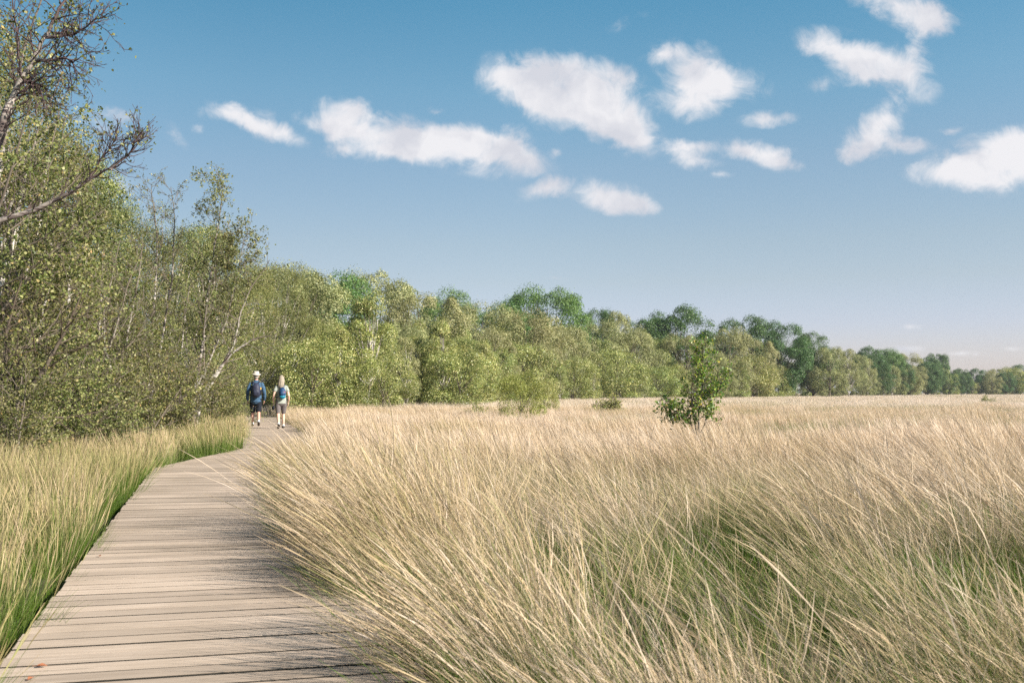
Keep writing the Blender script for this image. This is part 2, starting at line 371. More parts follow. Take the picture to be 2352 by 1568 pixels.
# ------------------------------------------------------------------ boardwalk
def build_deck():
    rng = random.Random(4)
    bm = bmesh.new()
    uvl = bm.verts.layers.float.new('pl')      # random number per plank
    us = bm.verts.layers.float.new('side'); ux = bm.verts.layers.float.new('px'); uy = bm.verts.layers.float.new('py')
    W, GAP, TH = 0.136, 0.015, 0.04
    def edge_pts(side):
        pts = []
        for i, p in enumerate(PATH):
            if i == 0: d = (PATH[1] - p).normalized(); k = 1
            elif i == len(PATH) - 1: d = (p - PATH[i - 1]).normalized(); k = 1
            else:
                a = (p - PATH[i - 1]).normalized(); b = (PATH[i + 1] - p).normalized()
                d = (a + b).normalized(); k = 1 / max(.3, d.dot(a))
            pts.append(p + Vector((d.y, -d.x, 0)) * side * HW * k)
        return pts
    Lp, Rp = edge_pts(-1), edge_pts(1)
    for i in range(len(PATH) - 1):
        l0, l1, r0, r1 = Lp[i], Lp[i + 1], Rp[i], Rp[i + 1]
        n = max(1, int(((l1 - l0).length + (r1 - r0).length) / 2 / (W + GAP)))
        for k in range(n):
            t0 = k / n; t1 = (k + 1) / n
            g = GAP / ((l1 - l0).length) * rng.choice([.35, .5, .8, 1.0, 1.5])
            jl = rng.uniform(-.008, .012); jr = rng.uniform(-.01, .02)
            z = rng.uniform(-.002, .002); tz = rng.uniform(-.0008, .0008); rv = rng.random()
            A = l0.lerp(l1, t0 + g / 2); B = r0.lerp(r1, t0 + g / 2); Cc = r0.lerp(r1, t1 - g / 2); D = l0.lerp(l1, t1 - g / 2)
            dl = (A - B).normalized()
            A = A + dl * jl; D = D + dl * jl; B = B - dl * jr; Cc = Cc - dl * jr
            w = (D - A).normalized() * 0.004; e = .0035
            nx = 10
            rows = []
            for q in range(nx + 1):
                f = q / nx
                lo = A.lerp(B, f); hi = D.lerp(Cc, f)
                wob = mnoise.noise(Vector((f * 5, k * 3.7, i))) * .0016
                ww = (hi - lo).normalized()
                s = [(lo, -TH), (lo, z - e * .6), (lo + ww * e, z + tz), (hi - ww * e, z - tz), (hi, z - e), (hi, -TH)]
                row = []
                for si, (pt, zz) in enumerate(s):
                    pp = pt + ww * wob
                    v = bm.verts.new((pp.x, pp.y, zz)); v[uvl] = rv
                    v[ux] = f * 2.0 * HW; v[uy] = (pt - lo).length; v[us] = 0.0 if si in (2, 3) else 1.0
                    row.append(v)
                rows.append(row)
            for q in range(nx):
                a, b = rows[q], rows[q + 1]
                for j in range(5): bm.faces.new((a[j], b[j], b[j + 1], a[j + 1]))
                bm.faces.new((a[5], b[5], b[0], a[0]))
            bm.faces.new(rows[0]); bm.faces.new(rows[-1][::-1])
    # bearers under the planks
    for off in (-HW + .1, 0, HW - .1):
        for i in range(len(PATH) - 1):
            a, b = PATH[i], PATH[i + 1]; d = (b - a).normalized(); nn = Vector((d.y, -d.x, 0))
            a2, b2 = a + nn * off, b + nn * off
            vs = []
            for p in (a2, b2):
                for (s, zz) in ((-.05, -TH - .003), (.05, -TH - .003), (.05, GZ - .1), (-.05, GZ - .1)):
                    v = bm.verts.new((p.x + nn.x * s, p.y + nn.y * s, zz)); v[uvl] = .1; vs.append(v)
            for j in range(4): bm.faces.new((vs[j], vs[(j + 1) % 4], vs[4 + (j + 1) % 4], vs[4 + j]))
    bmesh.ops.recalc_face_normals(bm, faces=bm.faces)
    me = bpy.data.meshes.new('boardwalk'); bm.to_mesh(me); bm.free()
    m, nt = new_mat('weathered_planks')
    ap = N(nt, 'ShaderNodeAttribute', attribute_name='pl'); ax = N(nt, 'ShaderNodeAttribute', attribute_name='px'); ay = N(nt, 'ShaderNodeAttribute', attribute_name='py')
    cb = N(nt, 'ShaderNodeCombineXYZ'); L(nt, ax.outputs['Fac'], cb.inputs[0]); L(nt, ay.outputs['Fac'], cb.inputs[1])
    L(nt, math_n(nt, 'MULTIPLY', ap.outputs['Fac'], 37.0), cb.inputs[2])
    mp = N(nt, 'ShaderNodeMapping'); mp.inputs['Scale'].default_value = (1.6, 120, 1); L(nt, cb.outputs[0], mp.inputs[0])
    gr = N(nt, 'ShaderNodeTexNoise'); gr.inputs['Scale'].default_value = 1.6; gr.inputs['Detail'].default_value = 6; gr.inputs['Distortion'].default_value = .5
    L(nt, mp.outputs[0], gr.inputs['Vector'])
    gm = N(nt, 'ShaderNodeNewGeometry')
    big = N(nt, 'ShaderNodeTexNoise'); big.inputs['Scale'].default_value = 1.1; big.inputs['Detail'].default_value = 6; L(nt, gm.outputs['Position'], big.inputs['Vector'])
    c = ramp(nt, [(0.22, (0.24, 0.18, 0.14)), (0.40, (0.42, 0.335, 0.27)), (0.58, (0.52, 0.42, 0.345)), (0.8, (0.62, 0.52, 0.44))], gr.outputs['Fac'])
    b2 = ramp(nt, [(0.3, (0.78, 0.76, 0.72)), (0.7, (1.1, 1.08, 1.06))], big.outputs['Fac'])
    c2 = mixc(nt, 1.0, c.outputs[0], b2.outputs[0], 'MULTIPLY')
    pv = N(nt, 'ShaderNodeMapRange'); L(nt, ap.outputs['Fac'], pv.inputs[0]); pv.inputs[3].default_value = .78; pv.inputs[4].default_value = 1.1
    hs = N(nt, 'ShaderNodeHueSaturation'); L(nt, c2, hs.inputs['Color']); L(nt, pv.outputs[0], hs.inputs['Value'])
    # cracks along the grain and dark worn spots
    mp2 = N(nt, 'ShaderNodeMapping'); mp2.inputs['Scale'].default_value = (2.2, 60, 1); L(nt, cb.outputs[0], mp2.inputs[0])
    ck = N(nt, 'ShaderNodeTexNoise'); ck.inputs['Scale'].default_value = 1.0; ck.inputs['Detail'].default_value = 3; L(nt, mp2.outputs[0], ck.inputs['Vector'])
    ckr = ramp(nt, [(0.27, (1, 1, 1)), (0.32, (0, 0, 0))], ck.outputs['Fac'])
    c3 = mixc(nt, ckr.outputs[0], hs.outputs[0], (0.10, 0.08, 0.06))
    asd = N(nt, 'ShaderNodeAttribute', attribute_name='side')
    c3 = mixc(nt, ramp(nt, [(0.15, (0, 0, 0)), (0.6, (1, 1, 1))], asd.outputs['Fac']).outputs[0], c3, (0.022, 0.02, 0.016))  # plank sides near-black: joint dirt, with the gap's shade put into the colour
    p = N(nt, 'ShaderNodeBsdfPrincipled'); p.inputs['Roughness'].default_value = .8; p.inputs['Specular IOR Level'].default_value = .3
    L(nt, c3, p.inputs['Base Color'])
    bp = N(nt, 'ShaderNodeBump'); bp.inputs['Strength'].default_value = .5; bp.inputs['Distance'].default_value = .002
    L(nt, gr.outputs['Fac'], bp.inputs['Height']); L(nt, bp.outputs[0], p.inputs['Normal'])
    o = N(nt, 'ShaderNodeOutputMaterial'); L(nt, p.outputs[0], o.inputs[0])
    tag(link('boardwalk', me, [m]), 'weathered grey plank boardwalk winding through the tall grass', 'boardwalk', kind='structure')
build_deck()

# ------------------------------------------------------------------ grass tufts
def tuft(name, seed, groups, mat):
    """groups: dicts n, R (radius of base) or box, len(lo,hi), w, lean, spread, tint(lo,hi), head (bool)"""
    rg = np.random.default_rng(seed)
    Vs, Fs, T, RN, HD = [], [], [], [], []; off = 0
    for g in groups:
        n, K = g['n'], g.get('K', 6)
        if 'box' in g:
            bx = rg.uniform(-g['box'], g['box'], n); by = rg.uniform(-g['box'], g['box'], n)
            ra = rg.uniform(0, 2 * np.pi, n); rad = rg.uniform(0, 1, n)
        else:
            ra = rg.uniform(0, 2 * np.pi, n); rad = np.sqrt(rg.uniform(0, 1, n))
            bx, by = np.cos(ra) * rad * g['R'], np.sin(ra) * rad * g['R']
        ln = rg.uniform(*g['len'], n)
        d = np.stack([np.cos(ra) * rad * g['spread'], np.sin(ra) * rad * g['spread'], np.ones(n)], -1)
        d += rg.normal(0, g.get('jit', .10), (n, 3)) * [1, 1, 0]
        lean = g['lean'] * rg.uniform(.55, 1.35, n); sag = g.get('sag', .15) * rg.uniform(.3, 1.6, n)
        wa = rg.normal(0, .3, n)
        wind = np.stack([-np.cos(wa), np.sin(wa) + .12, np.zeros(n)], -1)
        P = np.stack([bx, by, np.full(n, -.06)], -1)
        sd_ = rg.normal(0, 1, (n, 3))
        pts = [P]; dirs = []
        for k in range(K):
            t = (k + .5) / K
            dk = d + wind * (lean * t ** 1.1)[:, None] + np.array([0, 0, -1.]) * (sag * t * t * 2)[:, None]
            dk /= np.linalg.norm(dk, axis=1)[:, None]
            dirs.append(dk); P = P + dk * (ln / K)[:, None]; pts.append(P)
        dirs.append(dirs[-1])
        tb = rg.uniform(*g['tint'], n); rn = rg.uniform(0, 1, n)
        V = np.empty((n, K + 1, 2, 3)); tt = np.empty((n, K + 1, 2)); hd = np.zeros((n, K + 1, 2))
        for k in range(K + 1):
            t = k / K
            s = np.cross(dirs[k], sd_); s /= np.linalg.norm(s, axis=1)[:, None] + 1e-9
            w = g['w'] * (1 - .8 * t ** 1.5) * rg.uniform(.8, 1.2, n) * .5
            if g.get('head') and t > .72:
                w = g['w'] * g['head'] * .5 * rg.uniform(.5, 1.2, n) * (1 if k < K else .25)
                hd[:, k, :] = (rg.uniform(0, 1, n) * .8)[:, None]
            V[:, k, 0] = pts[k] - s * w[:, None]; V[:, k, 1] = pts[k] + s * w[:, None]
            tt[:, k, :] = (tb + g.get('tg', .35) * (t - .5))[:, None]
        idx = (np.arange(n)[:, None] * (K + 1) + np.arange(K)[None, :]) * 2 + off
        Fs.append(np.stack([idx, idx + 1, idx + 3, idx + 2], -1).reshape(-1, 4))
        Vs.append(V.reshape(-1, 3)); T.append(tt.ravel()); HD.append(hd.ravel())
        RN.append(np.repeat(rn, (K + 1) * 2)); off += n * (K + 1) * 2
    me = np_mesh(name, np.concatenate(Vs), np.concatenate(Fs), 4, True,
                 (('tint', np.concatenate(T)), ('rnd', np.concatenate(RN)), ('head', np.concatenate(HD))))
    me.materials.append(mat)
    return bpy.data.objects.new(name, me)       # not linked: only a source of geometry

def scatter_group(protos):
    """a geometry-node tree that puts one of the tufts on every vertex"""
    ng = bpy.data.node_groups.new('scatter', 'GeometryNodeTree')
    ng.interface.new_socket('Geometry', in_out='INPUT', socket_type='NodeSocketGeometry')
    ng.interface.new_socket('Geometry', in_out='OUTPUT', socket_type='NodeSocketGeometry')
    gi = ng.nodes.new('NodeGroupInput'); go = ng.nodes.new('NodeGroupOutput')
    jn = ng.nodes.new('GeometryNodeJoinGeometry')
    for p in protos[::-1]:
        oi = ng.nodes.new('GeometryNodeObjectInfo'); oi.inputs['Object'].default_value = p; oi.inputs['As Instance'].default_value = False
        ti = ng.nodes.new('GeometryNodeGeometryToInstance')
        ng.links.new(oi.outputs['Geometry'], ti.inputs[0]); ng.links.new(ti.outputs[0], jn.inputs[0])
    ip = ng.nodes.new('GeometryNodeInstanceOnPoints'); ip.inputs['Pick Instance'].default_value = True
    ng.links.new(gi.outputs[0], ip.inputs['Points']); ng.links.new(jn.outputs[0], ip.inputs['Instance'])
    def attr(nm, typ, sock):
        a = ng.nodes.new('GeometryNodeInputNamedAttribute'); a.data_type = typ; a.inputs[0].default_value = nm
        ng.links.new(a.outputs[0], ip.inputs[sock])
    attr('idx', 'INT', 'Instance Index'); attr('rot', 'FLOAT_VECTOR', 'Rotation'); attr('scl', 'FLOAT_VECTOR', 'Scale')
    ng.links.new(ip.outputs[0], go.inputs[0])
    return ng

def scatter(name, pts, rot, scl, idx, protos):
    me = bpy.data.meshes.new(name); n = len(pts)
    me.vertices.add(n); me.vertices.foreach_set('co', np.asarray(pts, np.float32).ravel())
    a = me.attributes.new('idx', 'INT', 'POINT'); a.data.foreach_set('value', np.asarray(idx, np.int32))
    a = me.attributes.new('rot', 'FLOAT_VECTOR', 'POINT'); a.data.foreach_set('vector', np.asarray(rot, np.float32).ravel())
    a = me.attributes.new('scl', 'FLOAT_VECTOR', 'POINT'); a.data.foreach_set('vector', np.asarray(scl, np.float32).ravel())
    o = link(name, me)
    md = o.modifiers.new('scatter', 'NODES'); md.node_group = scatter_group(protos)
    return o

def vnoise(x, y, s, z=0.0):
    return np.array([mnoise.noise(Vector((a * s, b * s, z))) for a, b in zip(x, y)])

def build_grass():
    mg, mv = M['grass'], M['verge']
    near = [tuft('near_tuft', 10 + i, [
        dict(n=120, R=.20, len=(.22, .58), w=.0042, lean=.35, spread=.85, sag=.3, tint=(-.25, .3), tg=.2, jit=.2),
        dict(n=70, R=.22, len=(.40, .75), w=.0028, lean=.6, spread=.6, sag=.25, tint=(.2, .75), jit=.2),
        dict(n=165, R=.18, len=(.5, 1.02), w=.00135, lean=.8, spread=.62, sag=.2, tint=(.4, 1.0), head=2.4, K=8, jit=.22)], mg) for i in range(7)]
    mid = [tuft('mid_tuft', 30 + i, [
        dict(n=60, R=.30, len=(.25, .5), w=.007, lean=.4, spread=.6, sag=.25, tint=(.1, .6), tg=.2, K=4),
        dict(n=150, R=.34, len=(.55, .95), w=.0045, lean=.55, spread=.30, sag=.06, tint=(.5, .95), head=1.7, K=4, jit=.14)], mg) for i in range(5)]
    far = [tuft('far_tuft', 50 + i, [
        dict(n=520, box=1.25, len=(.5, .85), w=.013, lean=.45, spread=.15, sag=.15, tint=(.45, .95), K=3)], mg) for i in range(4)]
    vfar = [tuft('veryfar_tuft', 60 + i, [
        dict(n=700, box=4.0, len=(.45, .78), w=.05, lean=.35, spread=.1, sag=.1, tint=(.5, .95), K=2)], mg) for i in range(3)]
    tall = [tuft('tall_tuft', 70 + i, [
        dict(n=9, R=.2, len=(1.1, 1.4), w=.0018, lean=.9, spread=.4, sag=.15, tint=(.6, .95), head=2.8, K=10)], mg) for i in range(3)]
    fresh = [tuft('fresh_tuft', 80 + i, [
        dict(n=210, R=.22, len=(.22, .52), w=.0045, lean=.3, spread=.75, sag=.3, tint=(-.15, .3), tg=.15)], mg) for i in range(2)]
    P, RT, SC, IX = [], [], [], []
    protos = near + mid + far + vfar + tall + fresh
    o_mid, o_far, o_vf = 7, 12, 16; o_tall, o_fr = 19, 22
    rg = np.random.default_rng(5)
    tanh = 1176 / F
    def add(x, y, lo, cnt, s, zs=None, rotj=.45, z=None):
        n = len(x); wn = vnoise(x, y, .13, 4.0) * .55
        P.append(np.stack([x, y, np.full(n, GZ) if z is None else z], -1))
        RT.append(np.stack([np.zeros(n), np.zeros(n), wn + rg.normal(0, rotj, n)], -1))
        SC.append(np.stack([s, s, s if zs is None else s * zs], -1)); IX.append(rg.integers(lo, lo + cnt, n))
    def cand(y0, y1, dens, mx=2.0, xmin=None):
        wmax = y1 * tanh + mx
        n = int((y1 - y0) * 2 * wmax * dens)
        x = rg.uniform(-wmax, wmax, n); y = rg.uniform(y0, y1, n)
        k = np.abs(x) < np.maximum(y, 0) * tanh + mx
        return x[k], y[k]
    holes = []
    for (px, py, r) in [(2290,1195,.95),(2215,1165,.6),(1560,1290,1.0),(1650,1345,.8),(1480,1150,.5),(1710,1405,.7),(2300,1290,.5),(1130,1105,.6),(1850,1130,.5),(2050,1260,.45),(1900,1320,.5),(1380,1290,.4),(1230,1240,.4),(970,1400,.4),(2150,1420,.45),(1330,1120,.5),(2000,1095,.7)]:
        q = on_plane(px, py, .12); holes.append((q.x, q.y, r))
    def hole(x, y):
        d = np.full(len(x), 9.)
        for hx, hy, r in holes: d = np.minimum(d, np.hypot((x - hx) * .8, y - hy) / r)
        return d + .5 * vnoise(x, y, 1.6, 31.0)
    def bare(x, y):
        d = np.full(len(x), 9.)
        for hx, hy, r in [holes[2], holes[3], holes[5], holes[10], holes[13]]: d = np.minimum(d, np.hypot((x - hx) * .8, y - hy) / r)
        return d
    # ---- meadow right of the path
    x, y = cand(-.8, 14, 9.5, 2.6)
    d, s = path_dist(x, y); hn = vnoise(x, y, .95, 1.0)
    k = (s > 0) & (d > HW + .10 + .10 * rg.random(len(x))) & ((hn > -.10) | (rg.random(len(x)) < .13) | (d < HW + .3)) & ((hole(x, y) > 1) | (rg.random(len(x)) < .12))
    x, y, hn, d = x[k], y[k], hn[k], d[k]
    big = vnoise(x, y, .33, 7.0)
    sc = (.88 + .42 * np.clip(hn, -.4, .6) + .32 * big + rg.normal(0, .08, len(x)))
    sc *= np.where(d < HW + .4, 1.0 + .35 * np.clip(vnoise(x, y, .9, 11.0) + .3, 0, 1), 1.0)
    sc *= np.where(np.hypot(x, y) < 2.3, .85, 1.0)
    add(x, y, 0, 7, np.clip(sc, .5, 1.45))
    # dense tussocks right at the boards
    x, y = cand(-.5, 20, 36, 2.0); d, s = path_dist(x, y); en = vnoise(x, y, .8, 21.0)
    k = (s > 0) & (d > HW + .08 + .012 * np.clip(y, 0, 15)) & (d < HW + .42) & (en > .05) & ((y < 7) | (rg.random(len(x)) < .45))
    add(x[k], y[k], 0, 7, .92 - .018 * np.clip(y[k] - 4, 0, 12) + .5 * en[k] + rg.normal(0, .06, k.sum()))
    # tall stray stalks
    x, y = cand(1.2, 14, .4, 2.0); d, s = path_dist(x, y); k = (s > 0) & (d > HW + .2)
    add(x[k], y[k], o_tall, 3, rg.uniform(.6, .95, k.sum()), rotj=.5)
    # fresh green in the hollows
    x, y = cand(.2, 22, 8.0, 2.0); d, s = path_dist(x, y)
    k = (s > 0) & (d > HW + .1) & ((vnoise(x, y, .33, 7.0) < -.08) | (vnoise(x, y, .95, 1.0) < -.08) | (d < HW + .5) | (hole(x, y) < 1.15))
    k &= (bare(x, y) > 1.0) | (rg.random(len(x)) < .15)
    add(x[k], y[k], o_fr, 2, rg.uniform(.8, 1.3, k.sum()))
    # ---- mid
    x, y = cand(13, 48, 5.2, 3.0); d, s = path_dist(x, y); hn = vnoise(x, y, .8, 1.0); big = vnoise(x, y, .16, 7.0)
    k = (s > 0) & (d > HW + .25) & (hn > -.36) & ((hole(x, y) > 1) | (rg.random(len(x)) < .25))
    sc = np.clip(.86 + .3 * hn + .28 * big, .5, 1.2)
    add(x[k], y[k], o_mid, 5, sc[k], rotj=.3)
    # low green hummocks far out in the meadow
    for (px, py, r) in [(1850,948,1.6),(2120,972,1.5),(2305,948,2.2),(2225,992,1.2),(1905,985,1.0),(1500,968,.9),(2060,942,1.6),(1730,958,1.0),(2180,940,1.8),(1330,975,.7)]:
        q = on_plane(px, py, .3); n = int(26 * r)
        add(q.x + rg.normal(0, r * .9, n), q.y + rg.normal(0, r * .8, n), o_fr, 2, rg.uniform(1.5, 2.0, n))
    # ---- far patches
    x, y = cand(46, 130, .42, 6.0); d, s = path_dist(x, y); k = (s > 0) & (d > HW + 1.6)
    add(x[k], y[k], o_far, 4, rg.uniform(.8, 1.1, k.sum()), rotj=.25)
    x, y = cand(125, 520, .035, 15.0); k = (x > -30)
    add(x[k], y[k], o_vf, 3, rg.uniform(.8, 1.1, k.sum()), rotj=.25)
    o = scatter('grass', np.concatenate(P), np.concatenate(RT), np.concatenate(SC), np.concatenate(IX), protos)
    tag(o, 'dry straw coloured moor grass leaning in the wind across the meadow', 'grass', kind='stuff')
    # ---- verge left of the path
    vn = [tuft('verge_tuft', 110 + i, [
        dict(n=150, R=.22, len=(.25, .62), w=.0042, lean=.05, spread=.55, sag=.3, tint=(-.25, .3), tg=.25),
        dict(n=70, R=.2, len=(.55, .95), w=.0022, lean=.22, spread=.42, sag=.15, tint=(.45, .9), head=2.6, K=8)], mv) for i in range(6)]
    vm = [tuft('verge_mid_tuft', 130 + i, [
        dict(n=80, R=.3, len=(.3, .6), w=.007, lean=.15, spread=.5, sag=.25, tint=(.0, .5), tg=.25, K=4),
        dict(n=110, R=.32, len=(.55, .92), w=.0042, lean=.35, spread=.35, sag=.12, tint=(.5, .95), head=1.8, K=5)], mv) for i in range(5)]
    P, RT, SC, IX = [], [], [], []
    def addv(x, y, lo, cnt, s, rotj):
        n = len(x)
        P.append(np.stack([x, y, np.full(n, GZ)], -1)); RT.append(np.stack([np.zeros(n), np.zeros(n), rg.normal(0, rotj, n)], -1))
        SC.append(np.stack([s, s, s], -1)); IX.append(rg.integers(lo, lo + cnt, n))
    x, y = cand(1.5, 15, 13.0, 2.0); d, s = path_dist(x, y); hn = vnoise(x, y, 1.2, 3.0)
    k = (s < 0) & (d > HW + .14) & (hn > -.4)
    sc = (.72 + .12 * np.clip(d - HW, 0, 2.5) + .2 * hn)
    addv(x[k], y[k], 0, 6, np.clip(sc[k], .45, 1.15), 1.2)
    x, y = cand(14, 52, 5.0, 3.0); d, s = path_dist(x, y); hn = vnoise(x, y, .8, 3.0)
    k = (s < 0) & (d > HW + .12)
    addv(x[k], y[k], 6, 5, np.clip(.85 + .3 * hn[k], .5, 1.15), .6)
    o = scatter('verge_grass', np.concatenate(P), np.concatenate(RT), np.concatenate(SC), np.concatenate(IX), vn + vm)
    tag(o, 'greener tufted grass between the boardwalk and the birch thicket', 'grass', kind='stuff')
build_grass()
# ------------------------------------------------------------------ trees
class Wood:
    """collects tapered tubes with a 'rad' attribute"""
    def __init__(s): s.V, s.F, s.A, s.n = [], [], [], 0
    def tube(s, pts, rad, sides):
        k = len(pts)
        P = np.array([tuple(p) for p in pts]); r = np.asarray(rad)
        T = np.gradient(P, axis=0); T /= np.linalg.norm(T, axis=1)[:, None] + 1e-9
        up = np.where(np.abs(T[:, 2:3]) > .9, [[1., 0, 0]], [[0, 0, 1.]])
        a = np.cross(T, up); a /= np.linalg.norm(a, axis=1)[:, None]; b = np.cross(T, a)
        for i in range(1, k):      # keep the rings aligned
            if np.dot(a[i], a[i - 1]) < 0: a[i] = -a[i]; b[i] = -b[i]
        an = np.arange(sides) * 2 * np.pi / sides
        V = P[:, None] + r[:, None, None] * (np.cos(an)[None, :, None] * a[:, None] + np.sin(an)[None, :, None] * b[:, None])
        i0 = (np.arange(k - 1)[:, None] * sides + np.arange(sides)[None]) + s.n
        i1 = (np.arange(k - 1)[:, None] * sides + (np.arange(sides)[None] + 1) % sides) + s.n
        s.F.append(np.stack([i0, i1, i1 + sides, i0 + sides], -1).reshape(-1, 4))
        s.V.append(V.reshape(-1, 3)); s.A.append(np.repeat(r, sides)); s.n += k * sides
    def mesh(s, name):
        return np_mesh(name, np.concatenate(s.V), np.concatenate(s.F), 4, True, (('rad', np.concatenate(s.A)),))

def leaf_mesh(name, C, size, seed, nrm=None, aspect=.78, six=False):
    rg = np.random.default_rng(seed); C = np.asarray(C, float).reshape(-1, 3); n = len(C)
    nn = rg.normal(0, 1, (n, 3)) * (1 if nrm is None else .5)
    if nrm is not None: nn += nrm
    nn /= np.linalg.norm(nn, axis=1)[:, None] + 1e-9
    t = rg.normal(0, 1, (n, 3)); t[:, 2] -= .5
    a = np.cross(nn, t); a /= np.linalg.norm(a, axis=1)[:, None] + 1e-9; b = np.cross(nn, a)
    sz = size * rg.uniform(.55, 1.3, n); sx = (sz * aspect)[:, None]; sy = sz[:, None]
    fold = nn * sz[:, None] * rg.uniform(-.12, .22, n)[:, None]
    if six:
        V = np.stack([C - b * sy * .5, C - b * sy * .18 + a * sx * .5 + fold, C + b * sy * .18 + a * sx * .36 + fold, C + b * sy * .58, C + b * sy * .18 - a * sx * .36 + fold, C - b * sy * .18 - a * sx * .5 + fold], 1)
        return np_mesh(name, V, np.arange(n * 6), 6, False)
    V = np.stack([C - b * sy * .5, C + a * sx * .5 + fold, C + b * sy * .5, C - a * sx * .5 + fold], 1)
    return np_mesh(name, V, np.arange(n * 4), 4, False)

def wander(rng, p, d, length, n, wig, trop=0.0, wind=(0, 0, 0)):
    pts = [p.copy()]; d = d.normalized(); st = length / n
    for i in range(n):
        d = d + Vector((rng.gauss(0, wig), rng.gauss(0, wig), rng.gauss(0, wig) + trop)) + Vector(wind)
        d.normalize(); p = p + d * st; pts.append(p.copy())
    return pts

def along(pts, t):
    f = t * (len(pts) - 1); i = min(int(f), len(pts) - 2)
    return pts[i].lerp(pts[i + 1], f - i), (pts[i + 1] - pts[i]).normalized()

def off_dir(rng, d, ang, az=None):
    az = rng.uniform(0, 2 * math.pi) if az is None else az
    a = d.orthogonal().normalized(); b = d.cross(a)
    return d * math.cos(ang) + (a * math.cos(az) + b * math.sin(az)) * math.sin(ang)

def branch(rng, wood, leaves, p, d, length, r, lv, o):
    """lv 1 = limb, 2 = branch, 3 = twig"""
    nseg = {1: 7, 2: 5, 3: 3}[lv]
    pts = wander(rng, p, d, length, nseg, o['wig'], o['trop'] * (1, .6, .2)[lv - 1], o['wind'])
    rad = [max(o['rmin'], r * (1 - .85 * i / nseg)) for i in range(nseg + 1)]
    wood.tube(pts, rad, {1: 6, 2: 4, 3: 3}[lv])
    lf = o['leaf'](pts[-1]) if callable(o['leaf']) else o['leaf']
    if lv == 3 or length < o['minlen']:
        k = max(1, int(length * o['lpm'] * lf + rng.random()))
        j = o['jit']
        for i in range(k):      # leaves hang in small bunches along the twig
            if i % 4 == 0: q, _d = along(pts, rng.uniform(.15, 1)); q = q + Vector((rng.gauss(0, j), rng.gauss(0, j), rng.gauss(0, j)))
            leaves.append((q.x + rng.gauss(0, .022), q.y + rng.gauss(0, .022), q.z + rng.gauss(0, .022) - j * .5))
        return
    n = max(2, int(length * o['den'][lv - 1]))
    for i in range(n):
        t = o['start'] + (1 - o['start']) * (i + rng.random()) / n
        q, dd = along(pts, min(t, .99))
        cd = off_dir(rng, dd, R(rng.uniform(*o['ang'])))
        cl = length * rng.uniform(.35, .6) * (1.15 - .65 * t)
        branch(rng, wood, leaves, q, cd, cl, r * (1 - .8 * t) * .6, lv + 1, o)

OPT = dict(wig=.09, trop=.05, wind=(-.012, 0, 0), rmin=.0035, leaf=1.0, lpm=42, jit=.045, den=(5.4, 6.2), start=.18, ang=(28, 58), minlen=.16)

def stems_tree(seed, stems, nb, reach, o, z0=.08, profile=None, side=9):
    """stems: list of (points, base radius). returns wood, leaves"""
    rng = random.Random(seed); wood = Wood(); leaves = []
    for (pts, r0) in stems:
        k = len(pts); rad = [max(o['rmin'] * 2, r0 * (1 - .88 * (i / (k - 1)) ** .9)) for i in range(k)]
        wood.tube(pts, rad, side)
        n = nb
        for i in range(n):
            t = z0 + (1 - z0) * (i + rng.random()) / n
            q, dd = along(pts, min(t, .995))
            prof = profile(t) if profile else (.35 + 1.1 * math.sin(math.pi * min(1, (t * .92 + .06))) ** .8) * (1.12 - .6 * t)
            ln = reach * prof * rng.uniform(.7, 1.2)
            r = max(.006, r0 * (1 - .88 * t) * .5)
            branch(rng, wood, leaves, q, off_dir(rng, dd, R(rng.uniform(38, 68))), ln, min(r, ln * .022), 1, o)
    return wood, leaves

def rnd_stem(rng, h, lean, x=0, y=0, bow=.06, n=12):
    d = Vector((lean[0], lean[1], 1)).normalized()
    return wander(rng, Vector((x, y, -.3)), d, h * 1.04, n, bow, .03)

def finish(name, parts, loc, label, cat='tree', group=None, rz=0.0, sc=1.0):
    """parts: [(part name, mesh, material)] -> an Empty with its parts"""
    t = empty(name, loc, rz, sc); tag(t, label, cat, group)
    for (pn, me, m) in parts:
        link(pn, me, [m], t)
    return t

def birch_proto(seed, h, nst, lsize, opt=None, nb=24, reach=1.5, spread=.28, r0=.07, six=False):
    rng = random.Random(seed); o = dict(OPT, **(opt or {})); st = []
    for i in range(nst):
        a = rng.uniform(0, 6.28); hh = h * (1 if i == 0 else rng.uniform(.65, .95))
        st.append((rnd_stem(rng, hh, (math.cos(a) * spread * (i > 0) + .03, math.sin(a) * spread * (i > 0)), rng.uniform(-.2, .2) * (i > 0), rng.uniform(-.2, .2) * (i > 0)), r0 * rng.uniform(.7, 1.1)))
    w, lv = stems_tree(seed + 1, st, nb, reach, o)
    return [('trunk', w.mesh('birch_trunk'), M['bark_birch']), ('crown', leaf_mesh('birch_crown', lv, lsize, seed + 2, six=six), M['leaf_birch'])]

